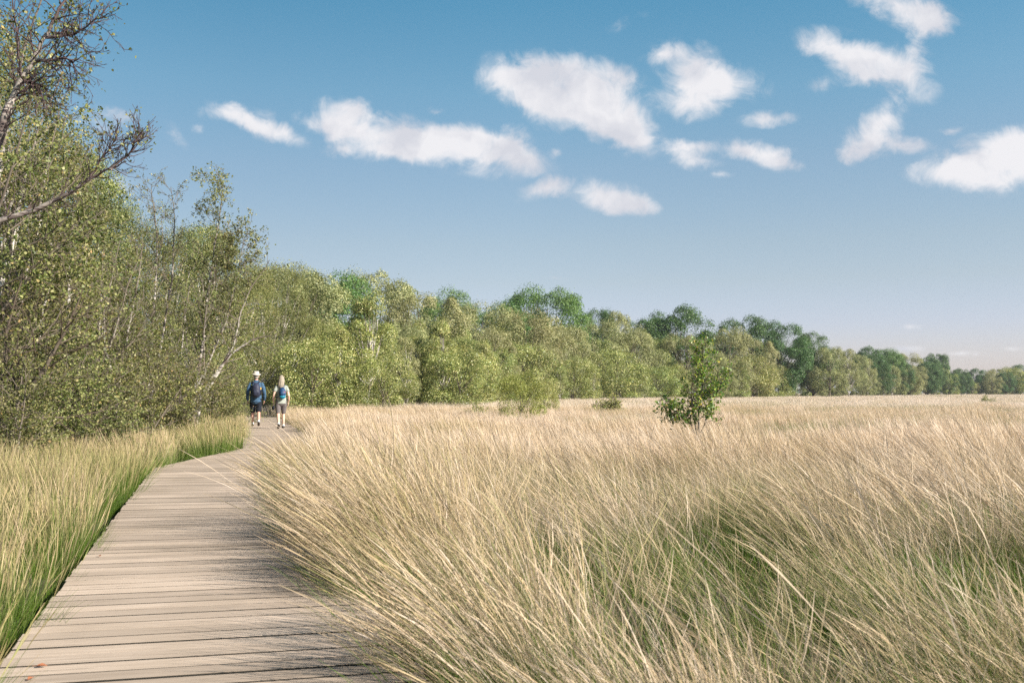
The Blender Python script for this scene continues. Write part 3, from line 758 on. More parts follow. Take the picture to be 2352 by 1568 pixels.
def clump_proto(seed, H, W, base, nl, nleaf, lsize, leafm, lobe=(.12, .2), droop=0.0, top=.6, bark='bark_dark', cone=0.0, fleck=.12, tr=.021):
    """a crown of leaf clumps carried by limbs; W is the crown's half width"""
    rg = np.random.default_rng(seed); rng = random.Random(seed); wood = Wood()
    trunk = wander(rng, Vector((0, 0, -.3)), Vector((.03, 0, 1)), H * .86, 9, .05, .05)
    wood.tube(trunk, [max(.03, H * tr * (1 - .85 * i / 9)) for i in range(10)], 8)
    C, Nn = [], []
    cz = base + (H - base) * .5; hz = (H - base) * .5
    for i in range(nl):
        u = rg.uniform(-1, 1); a = rg.uniform(0, 2 * np.pi); q = rg.uniform(.55, 1) ** .5
        wz = math.sqrt(max(0, 1 - u * u)); wprof = wz ** .75 * (1 - cone * (u + 1) / 2)
        c = np.array([math.cos(a) * W * wprof * q, math.sin(a) * W * wprof * q, cz + hz * u * (.9 if u > 0 else 1.0) * (q ** .4)])
        lr = W * rg.uniform(*lobe) * 1.6
        m = int(nleaf / nl * rg.uniform(.6, 1.4))
        v = rg.normal(0, 1, (m, 3)); v /= np.linalg.norm(v, axis=1)[:, None]
        v[:, 2] = np.where(v[:, 2] < -.45, -v[:, 2] * .8, v[:, 2])
        rr = rg.uniform(.5, 1.08, m) ** .5
        nse = np.array([mnoise.noise(Vector(tuple(p * 2.2 + i))) for p in v]) if m < 900 else 0
        p = v * (lr * rr * (1 + .35 * nse))[:, None] * [1.0, 1.0, .98]
        p[:, 2] -= droop * (p[:, 0] ** 2 + p[:, 1] ** 2) / lr
        C.append(c + p); Nn.append(v * .9 + [0, 0, .3])
        if rng.random() < .55:
            st, _ = along(trunk, min(.95, max(.12, (c[2] - base * .3) / H * .75 * rng.uniform(.7, 1))))
            e = Vector(c * [.85, .85, 1]) ; mid = st.lerp(e, .5) + Vector((0, 0, -.05 * H * rng.random()))
            wood.tube([st, st.lerp(mid, .5), mid, mid.lerp(e, .5), e], [H * .008, H * .0065, H * .005, H * .003, .012], 5)
    m = int(nleaf * .07); v = rg.normal(0, 1, (m, 3)); v /= np.linalg.norm(v, axis=1)[:, None]; q = rg.uniform(0, 1, m) ** .4 * .72
    C.append(np.stack([v[:, 0] * W * q, v[:, 1] * W * q, cz + v[:, 2] * hz * q], -1)); Nn.append(v)
    C = np.concatenate(C); Nn = np.concatenate(Nn)
    k = rg.random(len(C)) < fleck       # loose leaves that break the outline
    C[k] += rg.normal(0, W * .055, (k.sum(), 3))
    return [('trunk', wood.mesh('tree_trunk'), M[bark]), ('crown', leaf_mesh('tree_crown', C, lsize, seed, Nn), M[leafm])]


# --- near thicket -------------------------------------------------
TH = [birch_proto(200 + i, 7.0, (3, 2, 4, 2, 3)[i], .041, dict(lpm=(92, 84, 98, 90, 92)[i], den=(4.6, 5.3)), nb=(20, 24, 17, 26, 20)[i], reach=(1.5, 1.35, 1.5, 1.2, 1.6)[i], six=True) for i in range(5)]
SHR = [birch_proto(230 + i, 3.0, 5, .038, dict(lpm=120, rmin=.003, den=(6, 7)), nb=20, reach=.95, spread=.55, r0=.03, six=True) for i in range(2)]
G1 = 'birches crowded in the thicket left of the boardwalk'
TK = [clump_proto(260 + i, 8, 2.5, .2, 70, 52000, .052, 'leaf_birch', (.09, .20), fleck=.4, bark='bark_birch', tr=.010, cone=.3) for i in range(4)]
THICKET = [  # px, depth, top y, prototype (below 10: branchy, from 10: leafy), label
 (-95,15.5,-160,2,'tall dense birch rising out of the frame at the far left edge'),
 (-10,17.0,170,0,'dense olive birch behind the bare overhanging branches at upper left'),
 (70,19,310,1,'rounded green birch crown below the overhanging bare branches'),
 (155,20.5,360,3,'leafy birch with a rounded top just behind the long bare low branch'),
 (225,22.5,500,0,'olive birch in the thicket left of the sparse twiggy birch top'),
 (290,24,530,4,'broad olive birch directly beneath the sparse twiggy birch top'),
 (395,30,540,2,'many stemmed birch left of the slender tall white birch'),
 (488,37,575,1,'birch with drooping twigs behind the leaning white trunks'),
 (655,58,605,14 - 4,'rounded birch at the right end of the thicket, above the walkers'),
 (-85,20,-20,10,'dark dense birch crown filling the left edge of the picture'),
 (-12,23,125,11,'dense green birch behind the upright stem at upper left'),
 (75,26,285,12,'birch with a leafy dome right below the overhanging bare branches'),
 (150,28,312,13,'dense birch behind the long bare branch, its dome above the other crowns'),
 (232,30,445,10,'deep green birch in the shaded middle of the thicket'),
 (300,31,440,11,'dense birch left of the twiggy top, touching the sky'),
 (372,34,470,12,'birch standing deep in the thicket behind the twiggy top'),
 (445,36,490,13,'birch deep in the thicket left of the slender tall white birch'),
 (500,39,520,10,'birch deep in the thicket right behind the slender tall white birch'),
 (548,48,548,11,'pale birch behind the thicket, left of the man in the hat'),
 (600,56,585,12,'soft olive birch straight behind the man in the hat')]
for i, (px, Y, ty, pr, lab) in enumerate(THICKET):
    h = at(px, ty, Y).z - GZ
    tr = finish('birch_tree', TH[pr] if pr < 10 else TK[pr - 10], (X_at(px, Y), Y, GZ), lab, 'birch tree', G1, random.Random(i).uniform(0, 6.28), 1)
    s = h / (7.2 if pr < 10 else 8.0); tr.scale = (s * .95 + .05, s * .95 + .05, s) if pr < 10 else (s * .8, s * .8, s)
SHRUBS = [(20,13.4,690,0,'low leafy birch shrub hanging over the grass at the left edge'),
 (95,15.5,700,1,'low birch shrub with leaning stems above the left grass'),
 (185,17.5,690,0,'bushy birch shrub in front of the pale leaning trunk at left'),
 (290,19.5,705,1,'dense birch shrub in the shade at the middle of the thicket edge'),
 (385,22.5,735,0,'birch shrub beside the foot of the leaning white trunks'),
 (445,28,775,1,'small birch shrub between the white trunks and the boardwalk'),
 (500,37,790,0,'small pale shrub to the left of the man in the hat'),
 (590,57,790,1,'green shrub right behind the man in the hat')]
for i, (px, Y, ty, pr, lab) in enumerate(SHRUBS):
    h = at(px, ty, Y).z - GZ
    tr = finish('birch_shrub', SHR[pr], (X_at(px, Y), Y, GZ), lab, 'shrub', 'birch shrubs along the thicket edge', random.Random(i + 50).uniform(0, 6.28), h / 3.1)

# --- trees with stems traced in place ------------------------------
def traced(name, seed, Y, stems, nb, reach, o, lsize, label, leafm='leaf_birch', z0=.1, profile=None, dY=0.0, bark='bark_birch'):
    """stems: [(base radius, [(px, py), ...])] at depth Y, built round the foot of the first stem"""
    b = at(stems[0][1][0][0], stems[0][1][0][1], Y); base = Vector((b.x, Y, GZ))
    rng = random.Random(seed); st = []
    for (r0, pp) in stems:
        k = len(pp); raw = [at(x, y, Y + dY * j / (k - 1)) - base for j, (x, y) in enumerate(pp)]
        pts = []
        for j in range((k - 1) * 4 + 1):
            q, _ = along(raw, j / ((k - 1) * 4)); pts.append(q + Vector((rng.gauss(0, .012), rng.gauss(0, .03), rng.gauss(0, .012))))
        for j in range(1, len(pts) - 1): pts[j] = (pts[j - 1] + pts[j] * 2 + pts[j + 1]) / 4
        st.append((pts, r0))
    w, lv = stems_tree(seed, st, nb, reach, dict(OPT, **o), z0=z0, profile=profile)
    return finish(name, [('trunk', w.mesh(name + '_trunk'), M[bark]), ('crown', leaf_mesh(name + '_crown', lv, lsize, seed, six=True), M[leafm])], base, label, 'birch tree')

# slender tall birch
traced('birch_tree', 301, 25.0, [(.055, [(432, 985), (448, 900), (466, 800), (474, 690), (488, 590), (505, 490), (515, 415)]),
    (.035, [(440, 985), (470, 850), (520, 740), (545, 640), (560, 545)])], 46, .88, dict(lpm=165, wig=.09, jit=.07), .042,
    'slender tall birch with a white trunk, standing highest above the thicket middle', z0=.3,
    profile=lambda t: 1.0 - .2 * t)
# sparse twiggy top
traced('birch_tree', 302, 25.5, [(.045, [(330, 985), (345, 850), (355, 700), (362, 560), (352, 470), (345, 425)]),
    (.04, [(330, 985), (370, 800), (395, 640), (402, 520), (395, 430)])], 26, 1.1, dict(lpm=30, den=(5.5, 6.5), jit=.03), .040,
    'sparse twiggy birch with few leaves, its bare top against the sky', z0=.35, profile=lambda t: 1.05 - .5 * t)
# leaning birch with dark limb reaching right over the walkers
traced('birch_tree', 303, 23.5, [(.065, [(438, 985), (452, 930), (478, 880), (530, 810), (580, 778), (632, 770)]),
    (.05, [(446, 990), (460, 920), (505, 850), (538, 790), (548, 735), (575, 660), (620, 600)]),
    (.035, [(436, 985), (440, 930), (470, 840), (468, 760), (474, 700), (500, 640)])], 15, 1.0,
    dict(lpm=60, den=(5.2, 6), wig=.11), .040, 'birch leaning right on forked white trunks, its low dark limb reaching over the walkers', z0=.38, profile=lambda t: 1.0 - .45 * t)
# pale leaning trunks in the middle of the thicket
traced('birch_tree', 304, 19.0, [(.05, [(262, 1000), (266, 930), (258, 860), (235, 790), (240, 700), (265, 600)]),
    (.04, [(160, 1010), (180, 940), (235, 840), (270, 740), (300, 640), (330, 560)])], 17, 1.0,
    dict(lpm=40), .040, 'birch with two pale bent trunks showing through the leaves at the thicket middle', z0=.35)
traced('birch_tree', 305, 14.2, [(.07, [(-60, 1080), (-10, 1010), (40, 930), (100, 850), (150, 760), (190, 660)]),
    (.05, [(-60, 1080), (-30, 960), (10, 850), (20, 740), (60, 620)])], 15, 1.0,
    dict(lpm=40), .040, 'birch on a dark trunk leaning right at the lower left edge', z0=.25, bark='bark_dark')
# overhanging tree at the upper left: bare limbs against the sky
traced('birch_tree', 306, 11.0, [(.06, [(-200, 900), (-120, 620), (-50, 410), (0, 306), (23, 233), (47, 187), (77, 143), (103, 87), (133, 33), (150, -10), (170, -80)]),
    (.028, [(77, 143), (105, 138), (140, 132), (180, 146)]), (.024, [(103, 87), (140, 84), (185, 72), (235, 42)]), (.02, [(47, 187), (70, 190), (100, 196)])],
    30, .50, dict(lpm=7, den=(8.5, 9.5), wig=.13, rmin=.0026, trop=.02, ang=(22, 50), minlen=.10), .036,
    'bare birch with dark twigs overhanging the sky at the upper left corner', z0=.3, profile=lambda t: 1.15 - .4 * t, bark='bark_grey')
traced('birch_tree', 307, 12.5, [(.055, [(-240, 760), (-160, 620), (-70, 545), (0, 510), (87, 477), (150, 450), (200, 413), (250, 390), (290, 372)]),
    (.022, [(250, 390), (285, 365), (310, 335), (328, 305)]), (.018, [(200, 413), (225, 380), (250, 345), (268, 318)])],
    30, .42, dict(lpm=6, den=(7, 8), wig=.11, rmin=.0026, trop=.12, ang=(22, 48), minlen=.10), .036,
    'nearly leafless birch whose long low limb reaches right against the sky', z0=.35, profile=lambda t: 1.1 - .35 * t, bark='bark_grey')
traced('birch_tree', 308, 11.6, [(.04, [(-200, 1120), (-120, 700), (-60, 480), (0, 330), (30, 230), (43, 170), (43, 100), (30, 20), (25, -80)])],
    30, .42, dict(lpm=14, den=(8, 9), wig=.12, rmin=.0026, ang=(25, 60), minlen=.10), .040,
    'upright birch stem with small dark leaves at the upper left corner', z0=.5, profile=lambda t: 1.0, bark='bark_grey')

# --- lone plants in the meadow --------------------------------------
def sapling():
    Y = 17.5; f = lambda p: (1.0 if p.z < 1.3 else .75)
    traced('sapling', 320, Y, [(.024, [(1608, 1010), (1603, 960), (1612, 900), (1618, 850), (1612, 805)]),
      (.018, [(1604, 1010), (1592, 950), (1588, 890), (1600, 830), (1622, 790)]),
      (.014, [(1606, 1010), (1625, 950), (1640, 900), (1650, 850)]),
      (.009, [(1600, 1010), (1585, 965), (1560, 945), (1530, 934)])], 36, .35,
      dict(lpm=105, rmin=.0022, den=(15, 16), leaf=f, jit=.03, minlen=.09, wind=(0, 0, 0), ang=(25, 50)), .040,
      'lone green birch sapling standing by itself in the straw meadow', leafm='leaf_sap', z0=.2, profile=lambda t: .85 - .1 * t)['category'] = 'sapling'
sapling()
BSH = [birch_proto(330 + i, 1.6, 6, .055, dict(lpm=75, rmin=.0022, den=(13, 14), jit=.035, minlen=.08), nb=18, reach=.5, spread=.5, r0=.014) for i in range(2)]
# --- wood at the far side ------------------------------------------
K = {
 'oak': [clump_proto(400 + i, 14, 5.6, 3.6, 62, 46000, .17, 'leaf_oak', (.10, .23)) for i in range(2)],
 'dark': [clump_proto(410 + i, 14, 5.6, 2.0, 62, 46000, .18, 'leaf_darkoak', (.10, .23)) for i in range(2)],
 'willow': [clump_proto(420 + i, 11, 4.2, .4, 64, 46000, .12, 'leaf_willow', (.08, .23), droop=.12, fleck=.08) for i in range(3)],
 'birch': [clump_proto(430 + i, 8, 2.4, .1, 52, 32000, .085, 'leaf_bush', (.09, .25), droop=.08, cone=.55, bark='bark_birch', fleck=.15, tr=.010) for i in range(3)],
 'low': [clump_proto(440 + i, 4.5, 2.6, -.2, 34, 22000, .085, 'leaf_bush', (.13, .25), fleck=.2, tr=.012) for i in range(2)],
 'slim': [clump_proto(450 + i, 12, 3.0, 2.0, 70, 20000, .13, 'leaf_willow', (.11, .19), droop=.2, bark='bark_birch', cone=.2, tr=.012) for i in range(2)],
}
HH = {'oak': 14, 'dark': 14, 'willow': 11, 'birch': 8, 'low': 4.5, 'slim': 12}
BSH = [[a, (b[0], b[1], M['leaf_bush'])] for a, b in BSH]
for i, (px, Y, ty, pr, wx, lab) in enumerate([(1193, 31, 864, 0, .72, 'round yellow green bush standing in the straw grass'),
    (1252, 40, 878, 1, .55, 'darker bush half hidden behind the round yellow green bush'),
    (1397, 40, 885, 1, .8, 'small V shaped shrub alone between the bush and the sapling'),
    (1095, 36, 905, 0, .8, 'tiny sparse shrub at the meadow edge left of the round bush'),
    (2268, 75, 900, 1, .9, 'tiny green shrub far out in the meadow at the right')]):
    h = at(px, ty, Y).z - GZ
    s = h / (4.5 if i < 2 else 1.6)
    t_ = finish('shrub', ([K['low'][0][0], (K['low'][0][1][0], K['low'][0][1][1].copy(), M['leaf_yellow'])] if i == 0 else K['low'][1] if i == 1 else BSH[pr]), (X_at(px, Y), Y, GZ), lab, 'shrub', None, i * 1.3, (s * wx, s * wx, s))

WOOD = [ # kind, px, depth, top y, width factor, label (None = shared label of its kind)
 ('willow', 672, 66, 622, .95, 'olive tree just right of the thicket, left of the bright green oak'),
 ('willow', 640, 70, 612, .9, 'olive crown peeping over the right end of the birch thicket'),
 ('oak', 752, 82, 632, .82, 'bright green oak with dark limbs, leftmost of the oaks'),
 ('willow', 858, 86, 628, .8, 'tall feathery olive tree, tallest right of the bright oak'),
 ('slim', 925, 92, 652, .9, 'thin half bare tree top between two feathery olive trees'),
 ('willow', 985, 84, 668, .85, 'broad olive tree with a flat dome, left of the dip in the skyline'),
 ('oak', 1022, 100, 668, .7, 'small bright green oak top peeping behind the flat olive dome'),
 ('willow', 1110, 96, 697, .9, 'olive brown tree right of the dip in the skyline'),
 ('oak', 1175, 118, 688, .9, 'bright green oak crown at the left half of the middle hump'),
 ('oak', 1252, 120, 668, .95, 'highest bright green oak crown on the middle hump of the wood'),
 ('willow', 1215, 98, 712, 1.0, 'billowing olive tree below the highest bright oak crown'),
 ('willow', 1290, 104, 742, .9, 'billowing olive tree at the right foot of the middle hump'),
 ('dark', 1372, 135, 710, .55, 'small dark oak top left of the feathery grey top'),
 ('willow', 1362, 118, 735, .95, 'brownish olive tree beneath the small dark oak top'),
 ('slim', 1420, 128, 712, .8, 'grey feathery tree top left of the large dark oak'),
 ('willow', 1440, 122, 752, .9, 'olive tree in front of the left side of the large dark oak'),
 ('dark', 1490, 140, 730, .85, 'dark oak joined to the left of the large dark oak'),
 ('dark', 1555, 140, 712, .95, 'large dark green oak rising behind the lone sapling'),
 ('willow', 1665, 145, 755, 1.0, 'pale olive tree right of the lone sapling'),
 ('dark', 1705, 165, 732, .9, 'dark oak behind the pale olive tree right of the sapling'),
 ('willow', 1740, 155, 775, .8, 'small pale olive tree left of the tall dark green oak'),
 ('dark', 1802, 165, 744, .85, 'tall dark green oak right of the sapling, rounded like a dome'),
 ('dark', 1868, 175, 765, .8, 'green oak stepping down on the right of the dome shaped oak'),
 ('willow', 1905, 172, 792, .85, 'olive birch clump below the stepping oak'),
 ('slim', 1950, 185, 800, .9, 'thin pale birch at the gap in the skyline'),
 ('dark', 1995, 235, 800, .8, 'dull green tree right of the gap in the skyline'),
 ('oak', 2045, 250, 800, .8, 'brighter green tree in the dull far wood'),
 ('willow', 2085, 255, 812, .9, 'far olive tree right of the brighter green one'),
 ('dark', 2150, 300, 812, .75, 'far dark tree making a small peak at the right'),
 ('dark', 2345, 330, 840, 1.15, 'dark tree standing apart at the right edge'),
 ('slim', 2310, 330, 855, .5, 'slim dark conical tree left of the tree at the right edge'),
 # front row
 ('low', 715, 47, 790, 1.0, 'dense leafy birch bush right of the woman'),
 ('birch', 775, 51, 742, 1.0, 'wide young birch behind the bush right of the woman'),
 ('birch', 845, 52, 682, 1.05, 'tall pointed yellow green young birch, brightest of the front row'),
 ('low', 880, 48, 825, .9, 'yellowish low bush at the foot of the pointed young birch'),
 ('slim', 930, 55, 770, .8, 'thin reddish young birch on bare white stems'),
 ('birch', 1010, 62, 738, 1.0, 'broad young birch right of the thin reddish one'),
 ('low', 1055, 60, 812, 1.0, 'green bush in front of the broad young birch'),
 ('birch', 1100, 74, 775, 1.1, 'young birch at the right end of the nearest front row'),
 ('low', 660, 62, 790, 1.2, 'shaded bush seen between the man and the woman'),
]
FILL = []
rf = random.Random(77)
for (x0, x1, y0, y1, step, kinds, t0, t1) in [
    (1120, 1660, 80, 132, 44, ('birch', 'low', 'willow'), 800, 850),
    (1130, 1660, 92, 140, 52, ('willow', 'birch', 'willow'), 752, 795),
    (1640, 1990, 132, 205, 38, ('low', 'birch', 'willow'), 835, 858),
    (1660, 1990, 150, 215, 44, ('willow', 'birch'), 795, 825),
    (1985, 2300, 215, 335, 19, ('slim', 'birch', 'dark', 'birch'), 826, 868),
    (1975, 2300, 240, 340, 22, ('dark', 'willow', 'dark'), 815, 862),
    (1980, 2340, 222, 345, 22, ('willow', 'dark', 'willow'), 835, 870), (2270, 2430, 300, 340, 16, ('dark', 'low', 'willow'), 862, 872),
    (620, 1130, 68, 92, 52, ('willow', 'birch'), 725, 775),
    (695, 1140, 50, 74, 40, ('birch', 'birch', 'low'), 765, 800), (705, 1140, 57, 80, 46, ('birch', 'willow', 'birch'), 735, 770)]:
    n = int((x1 - x0) / step)
    for i in range(n):
        f = (i + .5) / n
        FILL.append((rf.choice(kinds), x0 + (x1 - x0) * f + rf.uniform(-.3, .3) * step, y0 + (y1 - y0) * f + rf.uniform(-3, 3), t0 + (t1 - t0) * f + rf.uniform(-20, 20), rf.uniform(.8, 1.15)))
LABF = {'birch': 'young green birch in the front row of the far wood', 'low': 'low green bush at the foot of the far wood', 'willow': 'billowing olive tree in the ranks of the far wood',
        'dark': 'dark green tree in the ranks of the far wood', 'slim': 'slim pale stemmed birch in the far wood'}
NM = {'oak': ('oak_tree', 'oak tree'), 'dark': ('oak_tree', 'oak tree'), 'willow': ('willow_tree', 'tree'), 'birch': ('young_birch', 'birch tree'), 'low': ('bush', 'bush'), 'slim': ('slim_birch', 'birch tree')}
cnt = 0
def wood_tree(kind, px, Y, ty, wf, lab, grp):
    global cnt
    cnt += 1
    h = at(px, ty, Y).z - GZ; s = h / HH[kind]; v = K[kind][cnt % len(K[kind])]
    fin = finish(NM[kind][0], v, (X_at(px, Y), Y, GZ), lab, NM[kind][1], grp, random.Random(cnt * 7).uniform(0, 6.28), (s * wf, s * wf, s))
    return fin
for (k, px, Y, ty, wf, lab) in WOOD: wood_tree(k, px, Y, ty, wf * (1.15 if Y > 64 and k == 'willow' else 1.0), lab, 'trees of the wood beyond the meadow')
for (k, px, Y, ty, wf) in FILL: wood_tree(k, px, Y, ty, wf, LABF[k], {'birch': 'young birches of the far wood', 'low': 'low bushes at the foot of the far wood', 'willow': 'olive trees in the ranks of the far wood', 'dark': 'dark trees in the ranks of the far wood', 'slim': 'slim birches of the far wood'}[k])
# ------------------------------------------------------------------ walkers
def chain(bm, pts, rad, sides=14, ref=(1, 0, 0)):
    P = [Vector(p) for p in pts]; ref = Vector(ref)
    rad = [(r, r) if not hasattr(r, '__len__') else r for r in rad]
    T = []
    for i in range(len(P)):
        a = P[max(0, i - 1)]; b = P[min(len(P) - 1, i + 1)]; T.append((b - a).normalized())
    # rounded ends
    P = [P[0] - T[0] * min(rad[0]) * .6] + P + [P[-1] + T[-1] * min(rad[-1]) * .6]
    rad = [(rad[0][0] * .55, rad[0][1] * .55)] + rad + [(rad[-1][0] * .55, rad[-1][1] * .55)]; T = [T[0]] + T + [T[-1]]
    rings = []
    for p, (ra, rb), t in zip(P, rad, T):
        a = ref - t * ref.dot(t)
        if a.length < .1: a = Vector((0, 1, 0)) - t * t.y
        a.normalize(); b = t.cross(a)
        rings.append([bm.verts.new(p + a * math.cos(k * 2 * math.pi / sides) * ra + b * math.sin(k * 2 * math.pi / sides) * rb) for k in range(sides)])
    for r0, r1 in zip(rings[:-1], rings[1:]):
        for k in range(sides): bm.faces.new((r0[k], r0[(k + 1) % sides], r1[(k + 1) % sides], r1[k]))
    bm.faces.new(rings[0][::-1]); bm.faces.new(rings[-1])

def fuse(name, chains, voxel=.009, smooth=4):
    bm = bmesh.new()
    for c in chains: chain(bm, *c)
    bmesh.ops.recalc_face_normals(bm, faces=bm.faces)
    me = bpy.data.meshes.new(name + '_src'); bm.to_mesh(me); bm.free()
    o = bpy.data.objects.new(name + '_src', me); COL.objects.link(o)
    md = o.modifiers.new('r', 'REMESH'); md.mode = 'VOXEL'; md.voxel_size = voxel; md.use_smooth_shade = True
    ms = o.modifiers.new('s', 'SMOOTH'); ms.factor = .5; ms.iterations = smooth
    dg = bpy.context.evaluated_depsgraph_get(); dg.update()
    out = bpy.data.meshes.new_from_object(o.evaluated_get(dg)); out.name = name
    bpy.data.objects.remove(o); return out

def hand(x, y, z, s, sgn, curl=.5):
    """a relaxed hand hanging from the wrist, palm towards the thigh"""
    c = [([(x, y, z), (x, y + .005, z - .04 * s), (x, y + .01, z - .085 * s)], [(.018 * s, .028 * s), (.015 * s, .038 * s), (.012 * s, .036 * s)])]
    for k, (dy, ln) in enumerate([(.032, .065), (.011, .078), (-.011, .072), (-.031, .055)]):
        b = Vector((x, y + .01 + dy * s, z - .08 * s))
        q1 = b + Vector((-sgn * .006, .002, -ln * .5 * s)); q2 = q1 + Vector((-sgn * .028 * curl * s, .0, -ln * .42 * s)); q3 = q2 + Vector((-sgn * .022 * curl * s, 0, -ln * .1 * s))
        c.append(([b, q1, q2, q3], [.0095 * s, .0088 * s, .008 * s, .007 * s], 8))
    b = Vector((x, y + .03 * s, z - .03 * s))
    c.append(([b, b + Vector((-sgn * .012, .025 * s, -.03 * s)), b + Vector((-sgn * .022, .032 * s, -.06 * s))], [.012 * s, .0105 * s, .0085 * s], 8))
    return c

M['skin_m'] = simple_mat('ruddy_skin', (0.60, 0.33, 0.25), .55, .35, 25, .12)
M['skin_f'] = simple_mat('fair_skin', (0.68, 0.43, 0.33), .55, .35, 25, .1)
M['denim'] = simple_mat('blue_denim_shirt', (0.05, 0.10, 0.17), .85, .2, 14, .35, .5)
M['black_cloth'] = simple_mat('black_cloth', (0.014, 0.016, 0.024), .85, .2, 20, .3, .3)
M['navy'] = simple_mat('navy_nylon', (0.022, 0.025, 0.05), .6, .35, 16, .35, .4)
M['hat'] = simple_mat('cream_hat_cloth', (0.50, 0.455, 0.40), .85, .2, 40, .1, .2)
M['tee'] = simple_mat('pale_sage_cotton', (0.31, 0.33, 0.29), .9, .2, 12, .14, .5)
M['greyshort'] = simple_mat('grey_brown_cotton', (0.15, 0.13, 0.13), .9, .2, 14, .2, .5)
M['bluebag'] = simple_mat('royal_blue_nylon', (0.014, 0.05, 0.13), .5, .4, 16, .35, .4)
M['teal'] = simple_mat('teal_nylon', (0.01, 0.22, 0.33), .5, .4, 16, .25, .4)
M['hair_f'] = simple_mat('blonde_grey_hair', (0.30, 0.25, 0.19), .6, .4, 60, .35, .6)
M['hair_m'] = simple_mat('short_grey_hair', (0.35, 0.32, 0.29), .7, .3, 90, .3, .6)
M['shoe'] = simple_mat('dark_shoe_leather', (0.05, 0.04, 0.035), .6, .3, 30, .2)
M['sock'] = simple_mat('white_sock', (0.7, 0.7, 0.7), .9, .2, 30, .1)
M['yellow'] = simple_mat('yellow_label', (0.75, 0.45, 0.06), .6, .3, 10, .1)
M['pink'] = simple_mat('red_zip_pull', (0.6, 0.08, 0.12), .6, .3, 10, .1)
M['orange_leaf'] = simple_mat('dry_orange_leaf', (0.36, 0.14, 0.07), .7, .3, 40, .3)

def lathe_mesh(name, prof, sides=32, sx=1.0, sy=1.0, wob=0.0):
    n = len(prof); V = []
    for (r, z) in prof:
        for k in range(sides):
            a = k * 2 * math.pi / sides; V.append((r * math.cos(a) * sx, r * math.sin(a) * sy, z + wob * r * math.sin(2 * a + 1)))
    Fq = [(i * sides + k, i * sides + (k + 1) % sides, (i + 1) * sides + (k + 1) % sides, (i + 1) * sides + k) for i in range(n - 1) for k in range(sides)]
    return np_mesh(name, V, np.array(Fq), 4)

def legs(hw, s, sgn_f):
    """mid-stride: leg on side sgn_f is planted in front, the other pushes off behind"""
    f, b = sgn_f, -sgn_f
    return {f: [(f * hw, .0, .93 * s), (f * hw * 1.05, .10 * s, .70 * s), (f * hw, .15 * s, .50 * s), (f * hw, .13 * s, .30 * s), (f * hw, .13 * s, .085 * s)],
            b: [(b * hw, .0, .93 * s), (b * hw * 1.05, .02, .70 * s), (b * hw, .0, .50 * s), (b * hw, -.14 * s, .32 * s), (b * hw, -.26 * s, .15 * s)]}

